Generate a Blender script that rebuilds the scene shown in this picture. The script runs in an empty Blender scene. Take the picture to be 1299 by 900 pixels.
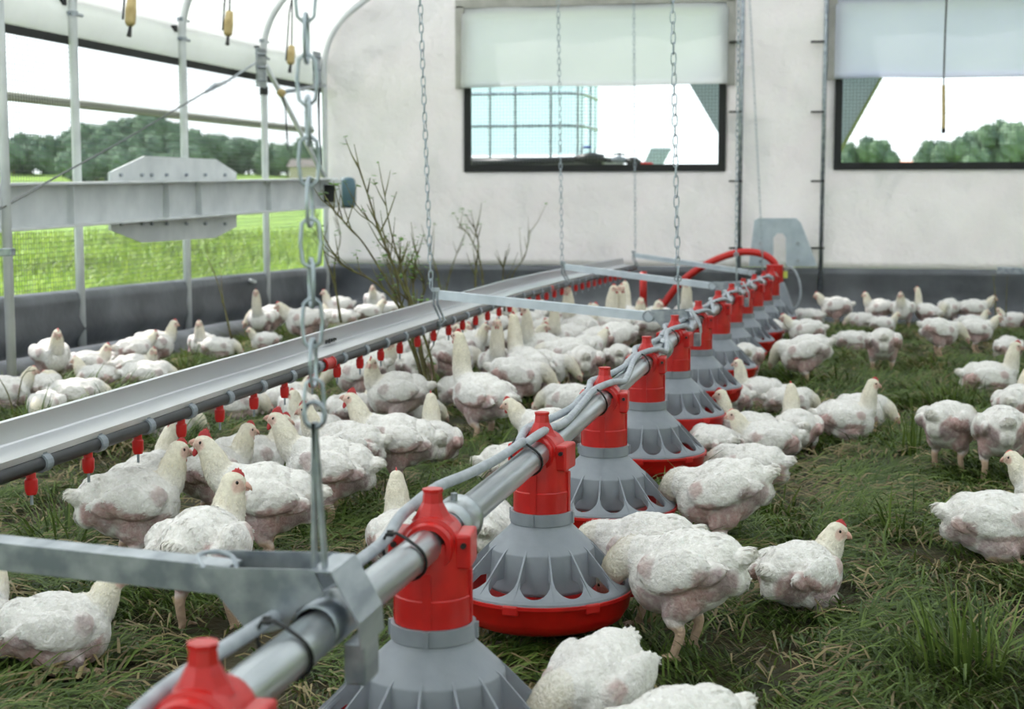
import bpy, bmesh, math, random
import numpy as np
from mathutils import Vector, Matrix, noise
C = bpy.context.scene.collection
sc = bpy.context.scene
PI = math.pi
# ------------------------------------------------------------------ camera
CAM_H = .85
FOC, PCX, PCY = 1950., 649.5, 450.
PHI = math.atan(207/FOC)
THE = math.atan(418.5/FOC*math.cos(PHI))
cd = bpy.data.cameras.new('camera'); cam = bpy.data.objects.new('camera', cd); C.objects.link(cam)
cam.location = (0, 0, CAM_H)
cam.rotation_euler = (PI/2-PHI, 0, THE)
cd.sensor_width = 36; cd.lens = FOC/1299*36; cd.clip_end = 3000; cd.clip_start = .05
cd.dof.use_dof = True; cd.dof.focus_distance = 3.1; cd.dof.aperture_fstop = 6.8
sc.camera = cam
# ------------------------------------------------------------------ light
sc.view_settings.view_transform = 'Standard'; sc.view_settings.look = 'None'
sc.view_settings.gamma = 1; sc.view_settings.use_curve_mapping = False
sc.view_settings.exposure = 0.62
w = bpy.data.worlds.new('sky'); sc.world = w; w.use_nodes = True
wn = w.node_tree.nodes; wl = w.node_tree.links
bg = wn['Background']
tc = wn.new('ShaderNodeTexCoord'); sx = wn.new('ShaderNodeSeparateXYZ'); cr = wn.new('ShaderNodeValToRGB')
wl.new(tc.outputs['Generated'], sx.inputs[0]); wl.new(sx.outputs['Z'], cr.inputs[0]); wl.new(cr.outputs[0], bg.inputs[0])
cr.color_ramp.elements[0].position = 0.0; cr.color_ramp.elements[0].color = (.90, .98, 1, 1)
cr.color_ramp.elements[1].position = .7; cr.color_ramp.elements[1].color = (.70, .84, 1, 1)
bg.inputs[1].default_value = 1.45
sd = bpy.data.lights.new('sun', 'SUN'); sun = bpy.data.objects.new('sun', sd); C.objects.link(sun)
sd.energy = 4.8; sd.angle = math.radians(.8); sd.color = (1, .96, .9)
SUN_D = Vector((1.0, -.38, -1.15)).normalized()      # direction the light travels
sun.rotation_euler = SUN_D.to_track_quat('-Z', 'Y').to_euler()
# ------------------------------------------------------------------ helpers
cF = Vector((-math.sin(THE)*math.cos(PHI), math.cos(THE)*math.cos(PHI), -math.sin(PHI)))
cR = Vector((math.cos(THE), math.sin(THE), 0)); cU = cR.cross(cF)
cC = Vector((0, 0, CAM_H))
def ray(px, py): return cF + cR*((px-PCX)/FOC) + cU*((PCY-py)/FOC)
def on_x(px, py, X): d = ray(px, py); return cC + d*(X/d.x)
def on_y(px, py, Y): d = ray(px, py); return cC + d*(Y/d.y)
def gz(Y): return -.15*min(1, max(0, (Y-3)/9))
def on_g(px, py, up=0):
    z = 0
    for _ in range(30):
        d = ray(px, py); p = cC + d*((z+up-CAM_H)/d.z); z = gz(p.y)
    return p

class MB:
    """collects shapes, builds ONE mesh object"""
    def __init__(s): s.v = []; s.f = []
    def add(s, vs, fs):
        n = len(s.v); s.v += [tuple(v) for v in vs]; s.f += [tuple(i+n for i in f) for f in fs]; return s
    def box(s, c, d, rot=None):
        c = Vector(c); h = Vector(d)/2
        vs = [Vector((x*h.x, y*h.y, z*h.z)) for x in (-1, 1) for y in (-1, 1) for z in (-1, 1)]
        if rot is not None: vs = [rot @ v for v in vs]
        return s.add([c+v for v in vs], [(0,1,3,2),(4,6,7,5),(0,4,5,1),(2,3,7,6),(0,2,6,4),(1,5,7,3)])
    def lathe(s, prof, c=(0,0,0), n=24, axis='Z', rot=None, cap=False):
        c = Vector(c); vs = []; m = len(prof)
        for i in range(n):
            a = 2*PI*i/n
            for r, z in prof:
                p = Vector((r*math.cos(a), r*math.sin(a), z))
                if axis == 'Y': p = Vector((p.x, p.z, p.y))
                if axis == 'X': p = Vector((p.z, p.x, p.y))
                if rot is not None: p = rot @ p
                vs.append(c+p)
        fs = []
        for i in range(n):
            j = (i+1) % n
            for k in range(m-1): fs.append((i*m+k, j*m+k, j*m+k+1, i*m+k+1))
        if cap:
            fs.append(tuple(i*m for i in range(n))); fs.append(tuple(i*m+m-1 for i in range(n)))
        return s.add(vs, fs)
    def tube(s, pts, r, n=8, closed=False, cap=True):
        pts = [Vector(p) for p in pts]; m = len(pts)
        rs = r if isinstance(r, (list, tuple)) else [r]*m
        vs = []; up = None
        for i, p in enumerate(pts):
            if closed: t = (pts[(i+1) % m]-pts[i-1]).normalized()
            else: t = (pts[min(i+1, m-1)]-pts[max(i-1, 0)]).normalized()
            if up is None:
                up = Vector((0, 0, 1)) if abs(t.z) < .9 else Vector((1, 0, 0))
            a = t.cross(up)
            if a.length < 1e-5: a = t.cross(Vector((.3, .9, .1)))
            a.normalize(); b = a.cross(t).normalized(); up = b
            for k in range(n):
                q = 2*PI*k/n; vs.append(p+(a*math.cos(q)+b*math.sin(q))*rs[i])
        fs = []
        for i in range(m if closed else m-1):
            j = (i+1) % m
            for k in range(n): l = (k+1) % n; fs.append((i*n+k, i*n+l, j*n+l, j*n+k))
        if cap and not closed: fs.append(tuple(range(n))); fs.append(tuple((m-1)*n+k for k in range(n)))
        return s.add(vs, fs)
    def bar(s, a, b, wd, ht, up=(0,0,1)):
        a = Vector(a); b = Vector(b); t = (b-a).normalized(); u = Vector(up)
        sd_ = t.cross(u).normalized(); u = sd_.cross(t).normalized()
        vs = []
        for p in (a, b):
            for x, y in ((-1,-1),(1,-1),(1,1),(-1,1)): vs.append(p+sd_*(x*wd/2)+u*(y*ht/2))
        return s.add(vs, [(0,1,2,3),(7,6,5,4),(0,4,5,1),(1,5,6,2),(2,6,7,3),(3,7,4,0)])
    def sweep(s, prof, pts, thick=None):
        """open profile of (x,z) offsets carried along pts (mostly +Y)"""
        m = len(prof); vs = [(p[0]+q[0], p[1], p[2]+q[1]) for p in pts for q in prof]
        fs = [(i*m+k, i*m+k+1, (i+1)*m+k+1, (i+1)*m+k) for i in range(len(pts)-1) for k in range(m-1)]
        return s.add(vs, fs)
    def ell(s, c, r, n=12, m=8, rot=None):
        vs = []; c = Vector(c)
        for j in range(m+1):
            t = PI*j/m
            for i in range(n):
                a = 2*PI*i/n
                p = Vector((r[0]*math.sin(t)*math.cos(a), r[1]*math.sin(t)*math.sin(a), r[2]*math.cos(t)))
                if rot is not None: p = rot @ p
                vs.append(c+p)
        fs = [(j*n+i, (j+1)*n+i, (j+1)*n+(i+1) % n, j*n+(i+1) % n) for j in range(m) for i in range(n)]
        return s.add(vs, fs)
    def mesh(s, name, m, smooth=False):
        me = bpy.data.meshes.new(name); me.from_pydata(s.v, [], s.f)
        bm = bmesh.new(); bm.from_mesh(me)
        bmesh.ops.remove_doubles(bm, verts=bm.verts, dist=1e-6)
        bmesh.ops.recalc_face_normals(bm, faces=bm.faces); bm.to_mesh(me); bm.free()
        if m: me.materials.append(m)
        if smooth:
            for p in me.polygons: p.use_smooth = True
        return me
    def build(s, name, m, parent=None, smooth=False, bevel=0, solid=0, auto=None):
        me = s.mesh(name, m, smooth or auto)
        if auto: me.set_sharp_from_angle(angle=math.radians(auto))
        o = bpy.data.objects.new(name, me); C.objects.link(o)
        if parent:
            o.parent = parent
            me.transform(Matrix.Translation(-world(parent)))   # vertices were given in scene space
        if solid:
            md = o.modifiers.new('thickness', 'SOLIDIFY'); md.thickness = solid; md.offset = 0
        if bevel:
            md = o.modifiers.new('edge', 'BEVEL'); md.width = bevel; md.segments = 2; md.limit_method = 'ANGLE'
        return o
def world(o):
    v = Vector(o.location)
    while o.parent: o = o.parent; v += Vector(o.location)
    return v
def tag(o, label=None, cat=None, group=None, kind=None):
    if label: o['label'] = label
    if cat: o['category'] = cat
    if group: o['group'] = group
    if kind: o['kind'] = kind
    return o
def empty(name, loc=(0,0,0), label=None, cat=None, group=None):
    o = bpy.data.objects.new(name, None); C.objects.link(o); o.location = loc; o.empty_display_size = .1
    return tag(o, label, cat, group)
def copy_tree(o, parent=None):
    c = o.copy(); C.objects.link(c)
    if parent: c.parent = parent
    for ch in list(o.children): copy_tree(ch, c)
    return c
def centred(o):
    """put a single-mesh thing's origin at the middle of its base"""
    me = o.data; co = np.empty(len(me.vertices)*3); me.vertices.foreach_get('co', co); co = co.reshape(-1, 3)
    c = Vector(((co[:,0].min()+co[:,0].max())/2, (co[:,1].min()+co[:,1].max())/2, co[:,2].min()))
    me.transform(Matrix.Translation(-c)); o.location = c; return o
# ------------------------------------------------------------------ materials
def srgb(r, g, b):
    f = lambda v: (v/255/12.92 if v/255 < .04045 else ((v/255+.055)/1.055)**2.4)
    return (f(r), f(g), f(b), 1)
def mat(name, col, rough=.6, metal=0, col2=None, scale=8, detail=4, bump=0, bscale=None, spec=.5, trans=0, attr=None, stretch=None, lo=.35, hi=.65, bdist=.02):
    m = bpy.data.materials.new(name); m.use_nodes = True; n = m.node_tree.nodes; l = m.node_tree.links
    p = n['Principled BSDF']; p.inputs['Roughness'].default_value = rough; p.inputs['Metallic'].default_value = metal
    p.inputs['Specular IOR Level'].default_value = spec; p.inputs['Base Color'].default_value = col
    t = n.new('ShaderNodeTexCoord'); mp = n.new('ShaderNodeMapping'); l.new(t.outputs['Object'], mp.inputs[0])
    if stretch: mp.inputs['Scale'].default_value = stretch
    src = None
    if attr:
        a = n.new('ShaderNodeAttribute'); a.attribute_name = attr; src = a.outputs['Color']
        l.new(src, p.inputs['Base Color'])
    if col2:
        tx = n.new('ShaderNodeTexNoise'); tx.inputs['Scale'].default_value = scale; tx.inputs['Detail'].default_value = detail
        l.new(mp.outputs[0], tx.inputs[0])
        r = n.new('ShaderNodeMapRange'); r.inputs[1].default_value = lo; r.inputs[2].default_value = hi
        l.new(tx.outputs[0], r.inputs[0])
        mx = n.new('ShaderNodeMix'); mx.data_type = 'RGBA'; l.new(r.outputs[0], mx.inputs[0])
        mx.inputs[6].default_value = col; mx.inputs[7].default_value = col2
        if attr: mx.blend_type = 'MULTIPLY'; l.new(src, mx.inputs[6]); 
        l.new(mx.outputs[2], p.inputs['Base Color'])
    if bump:
        tb = n.new('ShaderNodeTexNoise'); tb.inputs['Scale'].default_value = bscale or scale; tb.inputs['Detail'].default_value = 5
        l.new(mp.outputs[0], tb.inputs[0]); bp = n.new('ShaderNodeBump'); bp.inputs['Strength'].default_value = bump
        bp.inputs['Distance'].default_value = bdist; l.new(tb.outputs[0], bp.inputs['Height']); l.new(bp.outputs[0], p.inputs['Normal'])
    if trans:
        tr = n.new('ShaderNodeBsdfTranslucent'); ms = n.new('ShaderNodeMixShader'); ms.inputs[0].default_value = trans
        l.new(p.outputs[0], ms.inputs[1]); l.new(tr.outputs[0], ms.inputs[2])
        tr.inputs[0].default_value = col
        if attr: l.new(src, tr.inputs[0])
        if bump: l.new(bp.outputs[0], tr.inputs['Normal'])
        l.new(ms.outputs[0], n['Material Output'].inputs[0])
    return m
M = {}
M['galv'] = mat('galvanised steel', srgb(176,182,188), .38, .75, srgb(132,140,148), 30, bump=.04, stretch=(1,.3,1))
M['bar'] = mat('bright galvanised bar', srgb(208,216,224), .42, .35, srgb(188,197,206), 12)
M['galvpipe'] = mat('galvanised tube', srgb(196,201,204), .3, .85, srgb(150,157,162), 25, stretch=(1,.15,1), bump=.03)
M['whitemetal'] = mat('pale painted steel', srgb(218,221,222), .5, .1, srgb(198,202,204), 5)
M['alu'] = mat('brushed aluminium', srgb(208,209,211), .34, .88, srgb(188,190,193), 6, stretch=(1,.1,1))
M['red'] = mat('red plastic', srgb(198,24,20), .38, 0, srgb(176,18,16), 20, bump=.02, bscale=60)
M['greyplastic'] = mat('grey plastic', srgb(139,144,152), .48, 0, srgb(126,131,139), 14, bump=.03, bscale=90)
M['darkplastic'] = mat('dark grey plastic pipe', srgb(38,40,44), .42, 0, srgb(30,32,35), 30)
M['clip'] = mat('grey plastic clip', srgb(128,136,144), .4)
M['black'] = mat('black plastic', srgb(24,24,26), .45)
M['cable'] = mat('light grey cable', srgb(168,173,180), .45, 0, srgb(146,152,160), 40)
M['hose'] = mat('red rubber hose', srgb(196,34,28), .4)
M['tarp'] = mat('dark grey tarpaulin', srgb(104,107,112), .42, 0, srgb(76,79,84), 3.5, bump=.5, bscale=5)
M['wallfab'] = mat('white woven fabric', srgb(246,241,243), .62, 0, srgb(236,231,233), 3, bump=1.0, bscale=2.6, trans=.34, bdist=.09)
M['rollfab'] = mat('white rolled curtain fabric', srgb(240,241,240), .62, 0, srgb(228,229,228), 3, bump=.3, bscale=4, trans=.38)
M['rooffab'] = mat('white roof fabric', srgb(246,246,245), .6, 0, srgb(239,239,238), 1.5, bump=.2, bscale=3, trans=.6)
M['flapfab'] = mat('bluish white flap fabric', srgb(246,247,247), .55, 0, srgb(238,240,241), 2, bump=.2, bscale=3, trans=.62)
M['flapblue'] = mat('pale blue flap fabric', srgb(238,240,248), .55, 0, srgb(228,231,243), 2, bump=.2, bscale=3, trans=.6)
M['hem'] = mat('grey fabric hem', srgb(178,176,170), .7, 0, srgb(160,158,152), 12, bump=.2)
M['strap'] = mat('black webbing', srgb(30,31,32), .7)
M['meshcloth'] = mat('grey shade mesh', srgb(190,200,204), .7, 0, srgb(168,178,183), 60, trans=.5)
M['wire'] = mat('netting wire', srgb(96,100,96), .5, .3)
M['wood'] = mat('pale wood', srgb(206,184,132), .6, 0, srgb(180,156,104), 20)
M['bark'] = mat('green brown bark', srgb(112,112,62), .75, 0, srgb(86,76,50), 25, bump=.3, bscale=60)
M['leaf'] = mat('small green leaf', srgb(96,138,44), .5, trans=.3)
M['blueplastic'] = mat('blue grey plastic', srgb(84,112,124), .4)
M['tank'] = mat('translucent white tank plastic', srgb(218,240,242), .35, trans=.45)
_m = M['tank']; _n = _m.node_tree.nodes; _l = _m.node_tree.links; _t = _n.new('ShaderNodeBsdfTransparent'); _x = _n.new('ShaderNodeMixShader'); _x.inputs[0].default_value = .5
_t.inputs[0].default_value = (.9,.97,.98,1); _s = _n['Material Output'].inputs[0].links[0].from_socket; _l.new(_s, _x.inputs[1]); _l.new(_t.outputs[0], _x.inputs[2]); _l.new(_x.outputs[0], _n['Material Output'].inputs[0])
M['comb'] = mat('red comb skin', srgb(196,60,60), .5, 0, srgb(172,50,54), 60)
M['palecomb'] = mat('pink comb skin', srgb(222,120,108), .5)
M['beak'] = mat('pinkish horn beak', srgb(206,160,146), .4)
M['eye'] = mat('dark eye', srgb(34,22,18), .12)
M['bird'] = mat('bird skin and down', (1,1,1,1), .75, 0, (.86,.85,.84,1), 90, bump=.35, bscale=160, attr='col', spec=.2)
M['feather'] = mat('white feathers', (1,1,1,1), .8, attr='col', spec=.15, trans=.25)
M['soil'] = mat('brown soil and dead grass', srgb(74,62,40), .95, 0, srgb(44,48,26), 6, bump=.6, bscale=40)
M['grass'] = mat('grass blades', (1,1,1,1), .5, attr='col', trans=.3, spec=.3)
M['field'] = mat('green pasture', srgb(136,164,58), .9, 0, srgb(98,132,38), 1.2, detail=8, bump=.6, bscale=6)
M['tree'] = mat('haze-tinted foliage', srgb(104,126,96), .9, 0, srgb(70,90,76), 2.2, bump=1, bscale=5)  # distance haze is painted in: greens lightened and greyed in the base colour
M['concrete'] = mat('weathered timber deck', srgb(120,122,112), .8, 0, srgb(96,98,90), 6)
# ------------------------------------------------------------------ the setting
WX, WY = -4.11, 12.0                     # left wall, back wall
def roof_pts(n=6):
    pts = [(-4.11, 1.85)]
    for i in range(1, n+1):
        a = math.radians(55*i/n); pts.append((-3.51-.6*math.cos(a), 1.85+.6*math.sin(a)))
    x, z = pts[-1]; pts.append((0, z+(-x)*.7))
    return pts + [(-a, b) for a, b in pts[-2::-1]]
RP = roof_pts()
def roof_z(x):
    for (a, c), (b, d) in zip(RP[:-1], RP[1:]):
        if a <= x <= b: return c+(d-c)*(x-a)/max(b-a, 1e-6)
    return RP[0][1]
def hz_patch(x, y): return noise.noise(Vector((x*1.6, y*1.6, 3.1)))
# ground inside
mb = MB(); nx, ny = 60, 100
vs = []; 
for j in range(ny+1):
    y = -2+14.2*j/ny
    for i in range(nx+1):
        x = -4.4+8.8*i/nx
        vs.append((x, y, gz(y)-.012+.018*noise.noise(Vector((x*2, y*2, 0)))))
mb.add(vs, [(j*(nx+1)+i, j*(nx+1)+i+1, (j+1)*(nx+1)+i+1, (j+1)*(nx+1)+i) for j in range(ny) for i in range(nx)])
tag(mb.build('ground', M['soil'], smooth=True), kind='structure')
# field outside
mb = MB(); vs = []; R_ = [0]+[8*1.13**k for k in range(46)]; NA = 72
def field_z(x, y):
    d = math.hypot(x, y-6)
    return -.2+.0085*max(0, d-6) + min(1, d/60)*.25*noise.noise(Vector((x*.05, y*.05, 0)))
for r in R_:
    for k in range(NA):
        a = 2*PI*k/NA; x = r*math.cos(a); y = 6+r*math.sin(a); vs.append((x, y, field_z(x, y)))
fs = [(j*NA+i, j*NA+(i+1) % NA, (j+1)*NA+(i+1) % NA, (j+1)*NA+i) for j in range(len(R_)-1) for i in range(NA)]
mb.add(vs, fs); tag(mb.build('field', M['field'], smooth=True), kind='structure')
# hill on the left horizon
def polar(az, d): return (-d*math.sin(math.radians(az)), d*math.cos(math.radians(az)))
def hill_h(az): return 1.2+10.5*math.exp(-((az-25.5)/2.0)**2)+2.5*math.exp(-((az-31.5)/3.0)**2)+1.5*math.exp(-((az-21)/2.2)**2)
mb = MB(); vs = []; N1 = 80
for k in range(N1+1):
    az = 8+40*k/N1
    for d, hf in ((395, 0), (420, .75), (450, 1), (520, .4), (560, 0)):
        x, y = polar(az, d); vs.append((x, y, field_z(x, y)-.5+hf*hill_h(az)))
mb.add(vs, [(k*5+i, (k+1)*5+i, (k+1)*5+i+1, k*5+i+1) for k in range(N1) for i in range(4)])
tag(mb.build('hills', M['field'], smooth=True), kind='structure')
# back wall with two window openings
W1 = (-2.943, -.880, 1.004, 2.285); W2 = (-.066, 2.02, 1.012, 2.285)
xs = sorted(set([WX, W1[0], W1[1], W2[0], W2[1], -WX]+[round(WX+8.22*i/130, 3) for i in range(131)]))
zs = sorted(set([.27, W1[2], W2[2], 2.285]+[.27+.05*i for i in range(35)]))
mb = MB()
def wf(x, z):
    w_ = .03*noise.noise(Vector((x*1.1, z*1.3, 5)))+.022*noise.noise(Vector((x*3.2+z*2.4, z*1.6-x*1.2, 1)))+.012*abs(noise.noise(Vector((x*7+z*4, z*3-x*5, 9))))
    ed = min([max(abs(x-(a+b)/2)-(b-a)/2, abs(z-(c+d)/2)-(d-c)/2) for a, b, c, d in (W1, W2)])
    return WY-.02+w_*min(1, max(0, ed/.15))
for i in range(len(xs)-1):
    for j in range(len(zs)-1):
        x, X, z, Z = xs[i], xs[i+1], zs[j], zs[j+1]
        if any(a-.001 <= x and X <= b+.001 and c-.001 <= z and Z <= d+.001 for a, b, c, d in (W1, W2)): continue
        tops = [min(q, roof_z(p)) for p, q in ((x, z), (X, z), (X, Z), (x, Z))]
        mb.add([(x, wf(x, z), tops[0]), (X, wf(X, z), tops[1]), (X, wf(X, Z), tops[2]), (x, wf(x, Z), tops[3])], [(0,1,2,3)])
    x, X = xs[i], xs[i+1]; z0 = zs[-1]
    if roof_z(x) > z0 or roof_z(X) > z0:
        mb.add([(x, wf(x, z0), min(z0, roof_z(x))), (X, wf(X, z0), min(z0, roof_z(X))), (X, WY-.02, roof_z(X)), (x, WY-.02, roof_z(x))], [(0,1,2,3)])
tag(mb.build('wall_back', M['wallfab'], smooth=True, solid=.006), kind='structure')
# roof skin
mb = MB(); ys = [-2.5+14.6*i/24 for i in range(25)]
mb.add([(x, y, z) for y in ys for x, z in RP], [(j*len(RP)+i, j*len(RP)+i+1, (j+1)*len(RP)+i+1, (j+1)*len(RP)+i) for j in range(24) for i in range(len(RP)-1)])
tag(mb.build('ceiling', M['rooffab'], smooth=True, solid=.005), kind='structure')
# right wall: fabric up to the eave, and the wall behind the camera
mb = MB(); mb.add([(-WX, -2.5, .3), (-WX, WY, .15), (-WX, WY, 1.85), (-WX, -2.5, 1.85)], [(0,1,2,3)])
tag(mb.build('wall_right', M['wallfab'], solid=.006), kind='structure')
mb = MB()
for (x, z), (X, Z) in zip(RP[:-1], RP[1:]):
    mb.add([(x, -2.5, max(1.9, 0)) if z > 1.9 else (x, -2.5, z), (X, -2.5, 1.9) if Z > 1.9 else (X, -2.5, Z), (X, -2.5, Z), (x, -2.5, z)], [(0,1,2,3)])
for a, b in ((WX, -1.6), (1.6, -WX)):
    mb.add([(a, -2.5, 0), (b, -2.5, 0), (b, -2.5, 1.9), (a, -2.5, 1.9)], [(0,1,2,3)])
tag(mb.build('wall_front', M['wallfab']), kind='structure')

# windows: black frame, netting, fabric flap
def netting(mb, org, u, v, lu, lv, cell, r):
    org = Vector(org); u = Vector(u); v = Vector(v); nrm = u.cross(v)
    def strip(a, b, side):
        d = side*r; e = nrm*r
        vs = [a-d-e, a+d-e, a+d+e, a-d+e, b-d-e, b+d-e, b+d+e, b-d+e]
        mb.add(vs, [(0,1,5,4),(1,2,6,5),(2,3,7,6),(3,0,4,7)])
    for i in range(int(lu/cell)+1): p = org+u*(i*cell); strip(p, p+v*lv, u)
    for i in range(int(lv/cell)+1): p = org+v*(i*cell); strip(p, p+u*lu, v)
for wi, (a, b, c, d) in enumerate((W1, W2)):
    root = empty('window_%d' % (wi+1), ((a+b)/2, WY, c)); tag(root, kind='structure')
    t = .055; mb = MB(); Y = WY-.022
    mb.box(((a+b)/2, Y, c+t/2), (b-a, .03, t)); mb.box(((a+b)/2, Y, d-t/2), (b-a, .03, t))
    mb.box((a+t/2, Y, (c+d)/2), (t, .03, d-c-2*t)); mb.box((b-t/2, Y, (c+d)/2), (t, .03, d-c-2*t))
    mb.build('window_frame', M['strap'], root)
    mb = MB(); netting(mb, (a+t, Y+.012, c+t), (1,0,0), (0,0,1), b-a-2*t, d-c-2*t, .026, .0012); mb.build('netting', M['wire'], root)
    # flap hangs inside the upper part, rolled edge at the bottom
    zb = 1.665 if wi == 0 else 1.69; mb = MB(); vs = []; nn = 40
    rows = [(d+.02, .0), (d-.04, .012), (d-.07, .045), (d-.12, .038), ((d+zb)/2, .045), (zb+.12, .05), (zb+.05, .062), (zb+.01, .06), (zb, .045), (zb+.02, .03)]
    for z, off in rows:
        for i in range(nn+1):
            x = a-.01+(b-a+.02)*i/nn
            vs.append((x, WY-.04-off-.012*noise.noise(Vector((x*2.2, z*4, wi)))-.006*math.sin(x*9), z+.012*noise.noise(Vector((x*1.5, 0, wi*3)))))
    mb.add(vs, [(j*(nn+1)+i, j*(nn+1)+i+1, (j+1)*(nn+1)+i+1, (j+1)*(nn+1)+i) for j in range(len(rows)-1) for i in range(nn)])
    mb.build('flap', M['flapfab' if wi == 0 else 'flapblue'], root, smooth=True, solid=.004)
    mb = MB(); zt = d+.02
    mb.box(((a+b)/2, WY-.045, d+.03), (b-a+.13, .02, .07)); mb.box((a-.03, WY-.045, (zt+zb)/2-.005), (.07, .02, zt-zb+.01)); mb.box((b+.03, WY-.045, (zt+zb)/2-.005), (.07, .02, zt-zb+.01))
    mb.build('hem', M['hem'], root, bevel=.006)
# slack corner pieces of shade mesh outside the windows
def sheet(name, pts, m, th, label, cat, group=None):
    mb = MB(); mb.add(pts, [tuple(range(len(pts)))]); o = mb.build(name, m, solid=th); centred(o); return tag(o, label, cat, group)
p = [on_y(x, y, WY+.1) for x, y in ((868,95),(930,95),(930,200),(921,186))]
sheet('shade_mesh', p, M['meshcloth'], .004, 'grey shade mesh triangle in right corner of the left window', 'shade mesh')
p = [on_y(x, y, WY+.1) for x, y in ((1118,95),(1060,95),(1060,200),(1063,192))]
sheet('shade_mesh', p, M['meshcloth'], .004, 'grey shade mesh triangle in left corner of the right window', 'shade mesh')
a, b = on_y(1062,198,WY+.12), on_y(1119,95,WY+.12)
mb = MB(); mb.bar(a, b, .03, .006, up=(0,1,0)); o = mb.build('webbing_strap', mat('yellow green webbing', srgb(160,176,110), .7)); centred(o)
tag(o, 'yellow-green webbing strap slanting outside the right window', 'strap')

# dark skirt tarpaulins
def skirt(name, P, prof_fn, n, m=M['tarp']):
    """P(t)->(base point, inward normal); prof_fn(t)->list of (inward, z)"""
    mb = MB(); vs = []; k = None
    for i in range(n+1):
        t = i/n; b_, nm = P(t); pr = prof_fn(t); k = len(pr)
        for u, z in pr: vs.append((b_[0]+nm[0]*u, b_[1]+nm[1]*u, b_[2]+z))
    mb.add(vs, [(i*k+j, i*k+j+1, (i+1)*k+j+1, (i+1)*k+j) for i in range(n) for j in range(k-1)])
    return mb
def wob(t, s, f=1): return noise.noise(Vector((t*14*f, s*7.3, 0)))
def prof_back(t):
    w_ = wob(t, 1); return [(.01, .42), (.05, .405), (.055, .37), (.035, .33+.01*w_), (.05+.02*w_, .25), (.03+.03*wob(t,2), .17), (.08+.03*w_, .10), (.13+.03*wob(t,3), .03), (.2+.04*w_, .012), (.3, -.02)]
mb = skirt('x', lambda t: ((-4.08+8.16*t, WY-.02, gz(12)), (0,-1)), prof_back, 120)
tag(mb.build('baseboard_back', M['tarp'], smooth=True), kind='structure')
def prof_left(t):
    w_ = wob(t, 4); q = wob(t, 5)
    return [(-.02, .385), (.01, .395), (.05, .375), (.06, .33+.01*w_), (.05+.03*w_, .25), (.06+.05*q, .18), (.03+.02*w_, .1), (.02, .06), (.10, .02), (.2, .015), (.26+.02*q, .03), (.25+.02*q, .09), (.29+.02*q, .125+.012*w_), (.35+.02*q, .12), (.40+.02*q, .07), (.41+.02*q, .01), (.45, -.03)]
mb = skirt('x', lambda t: ((WX, -1+13*t, gz(-1+13*t)), (1,0)), prof_left, 150)
tag(mb.build('baseboard_left', M['tarp'], smooth=True), kind='structure')
# netting of the left wall + hem strap + roll of side curtain
root = empty('window_3', (WX, 7, .3)); tag(root, kind='structure')
mb = MB(); netting(mb, (WX-.03, 4.6, .2), (0,1,0), (0,0,1), 7.35, 1.5, .027, .0013); mb.build('netting', M['wire'], root)
mb = MB(); mb.box((WX-.012, 5.5, 1.665), (.012, 13, .045)); mb.build('hem', M['strap'], root)
mb = MB(); pts = []
for i in range(61):
    y = -2+13.95*i/60; pts.append((WX-.085+.006*noise.noise(Vector((0, y*3, 0))), y, 1.80+.012*noise.noise(Vector((3, y*2, 0)))))
mb.tube(pts, .118, 16); 
tag(mb.build('trim_1', M['rollfab'], smooth=True), kind='structure')   # rolled-up side curtain under the eave
# posts and hoops of the frame (each its own tube)
POSTY = [3.0, 4.6, 7.72, 9.13, 10.52, 11.84]
def hoop(y, x0=WX+.05):
    pts = [(x0, y, gz(y)-.02), (x0, y, .6), (x0, y, 1.2), (x0, y, 1.80)]
    for i in range(1, 9):
        a = math.radians(55*i/8); pts.append((-3.51-.55*math.cos(a), y, 1.82+.55*math.sin(a)))
    x, _, z = pts[-1]; pts.append((-.0, y, z+(-x)*.7-.02))
    for q in reversed(pts[:-1]): pts.append((-q[0], q[1], q[2]))
    return pts
POSTL = ['grey steel hoop near the camera outside the frame', 'grey steel hoop beside the camera', 'grey steel hoop post furthest left inside the netting, left of the octagonal plate',
         'grey steel hoop post rising behind the octagonal plate', 'grey steel hoop post where the wire rope is tied', 'grey steel hoop at the far left corner by the white back wall']
for y, lb in zip(POSTY[2:], POSTL[2:]):
    root = empty('hoop_post', (WX+.05, y, gz(y)), lb, 'post', 'steel hoops of the shelter frame')
    mb = MB(); mb.tube(hoop(y), .024, 12); mb.build('tube', M['whitemetal'], root, smooth=True)
    for z in (1.80, 1.92):
        if y > 11: break
        mb = MB(); p0 = Vector((WX+.05, y, z)); mb.tube([p0+Vector((.0,-.05,0)), p0+Vector((0,.11,0))], .009, 8); mb.lathe([(.03,-.012),(.03,.012)], p0, 12, cap=True)
        mb.build('clamp', M['galv'], root, smooth=False)
    mb = MB(); mb.box((WX+.02, y-.045, 1.86), (.03, .03, .04)); mb.build('black_block', M['black'], root)
# nearest post, closer to the camera than the rest
q = on_x(3, 130, -3.55)
mb = MB(); mb.tube([(-3.55, q.y, gz(q.y)+.0), (-3.55, q.y, 1.2), (-3.555, q.y, 3.3)], .021, 12)
o = mb.build('upright_tube', M['whitemetal'], smooth=True); centred(o); tag(o, 'grey upright steel tube cut by the left edge of the photo', 'post')
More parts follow.
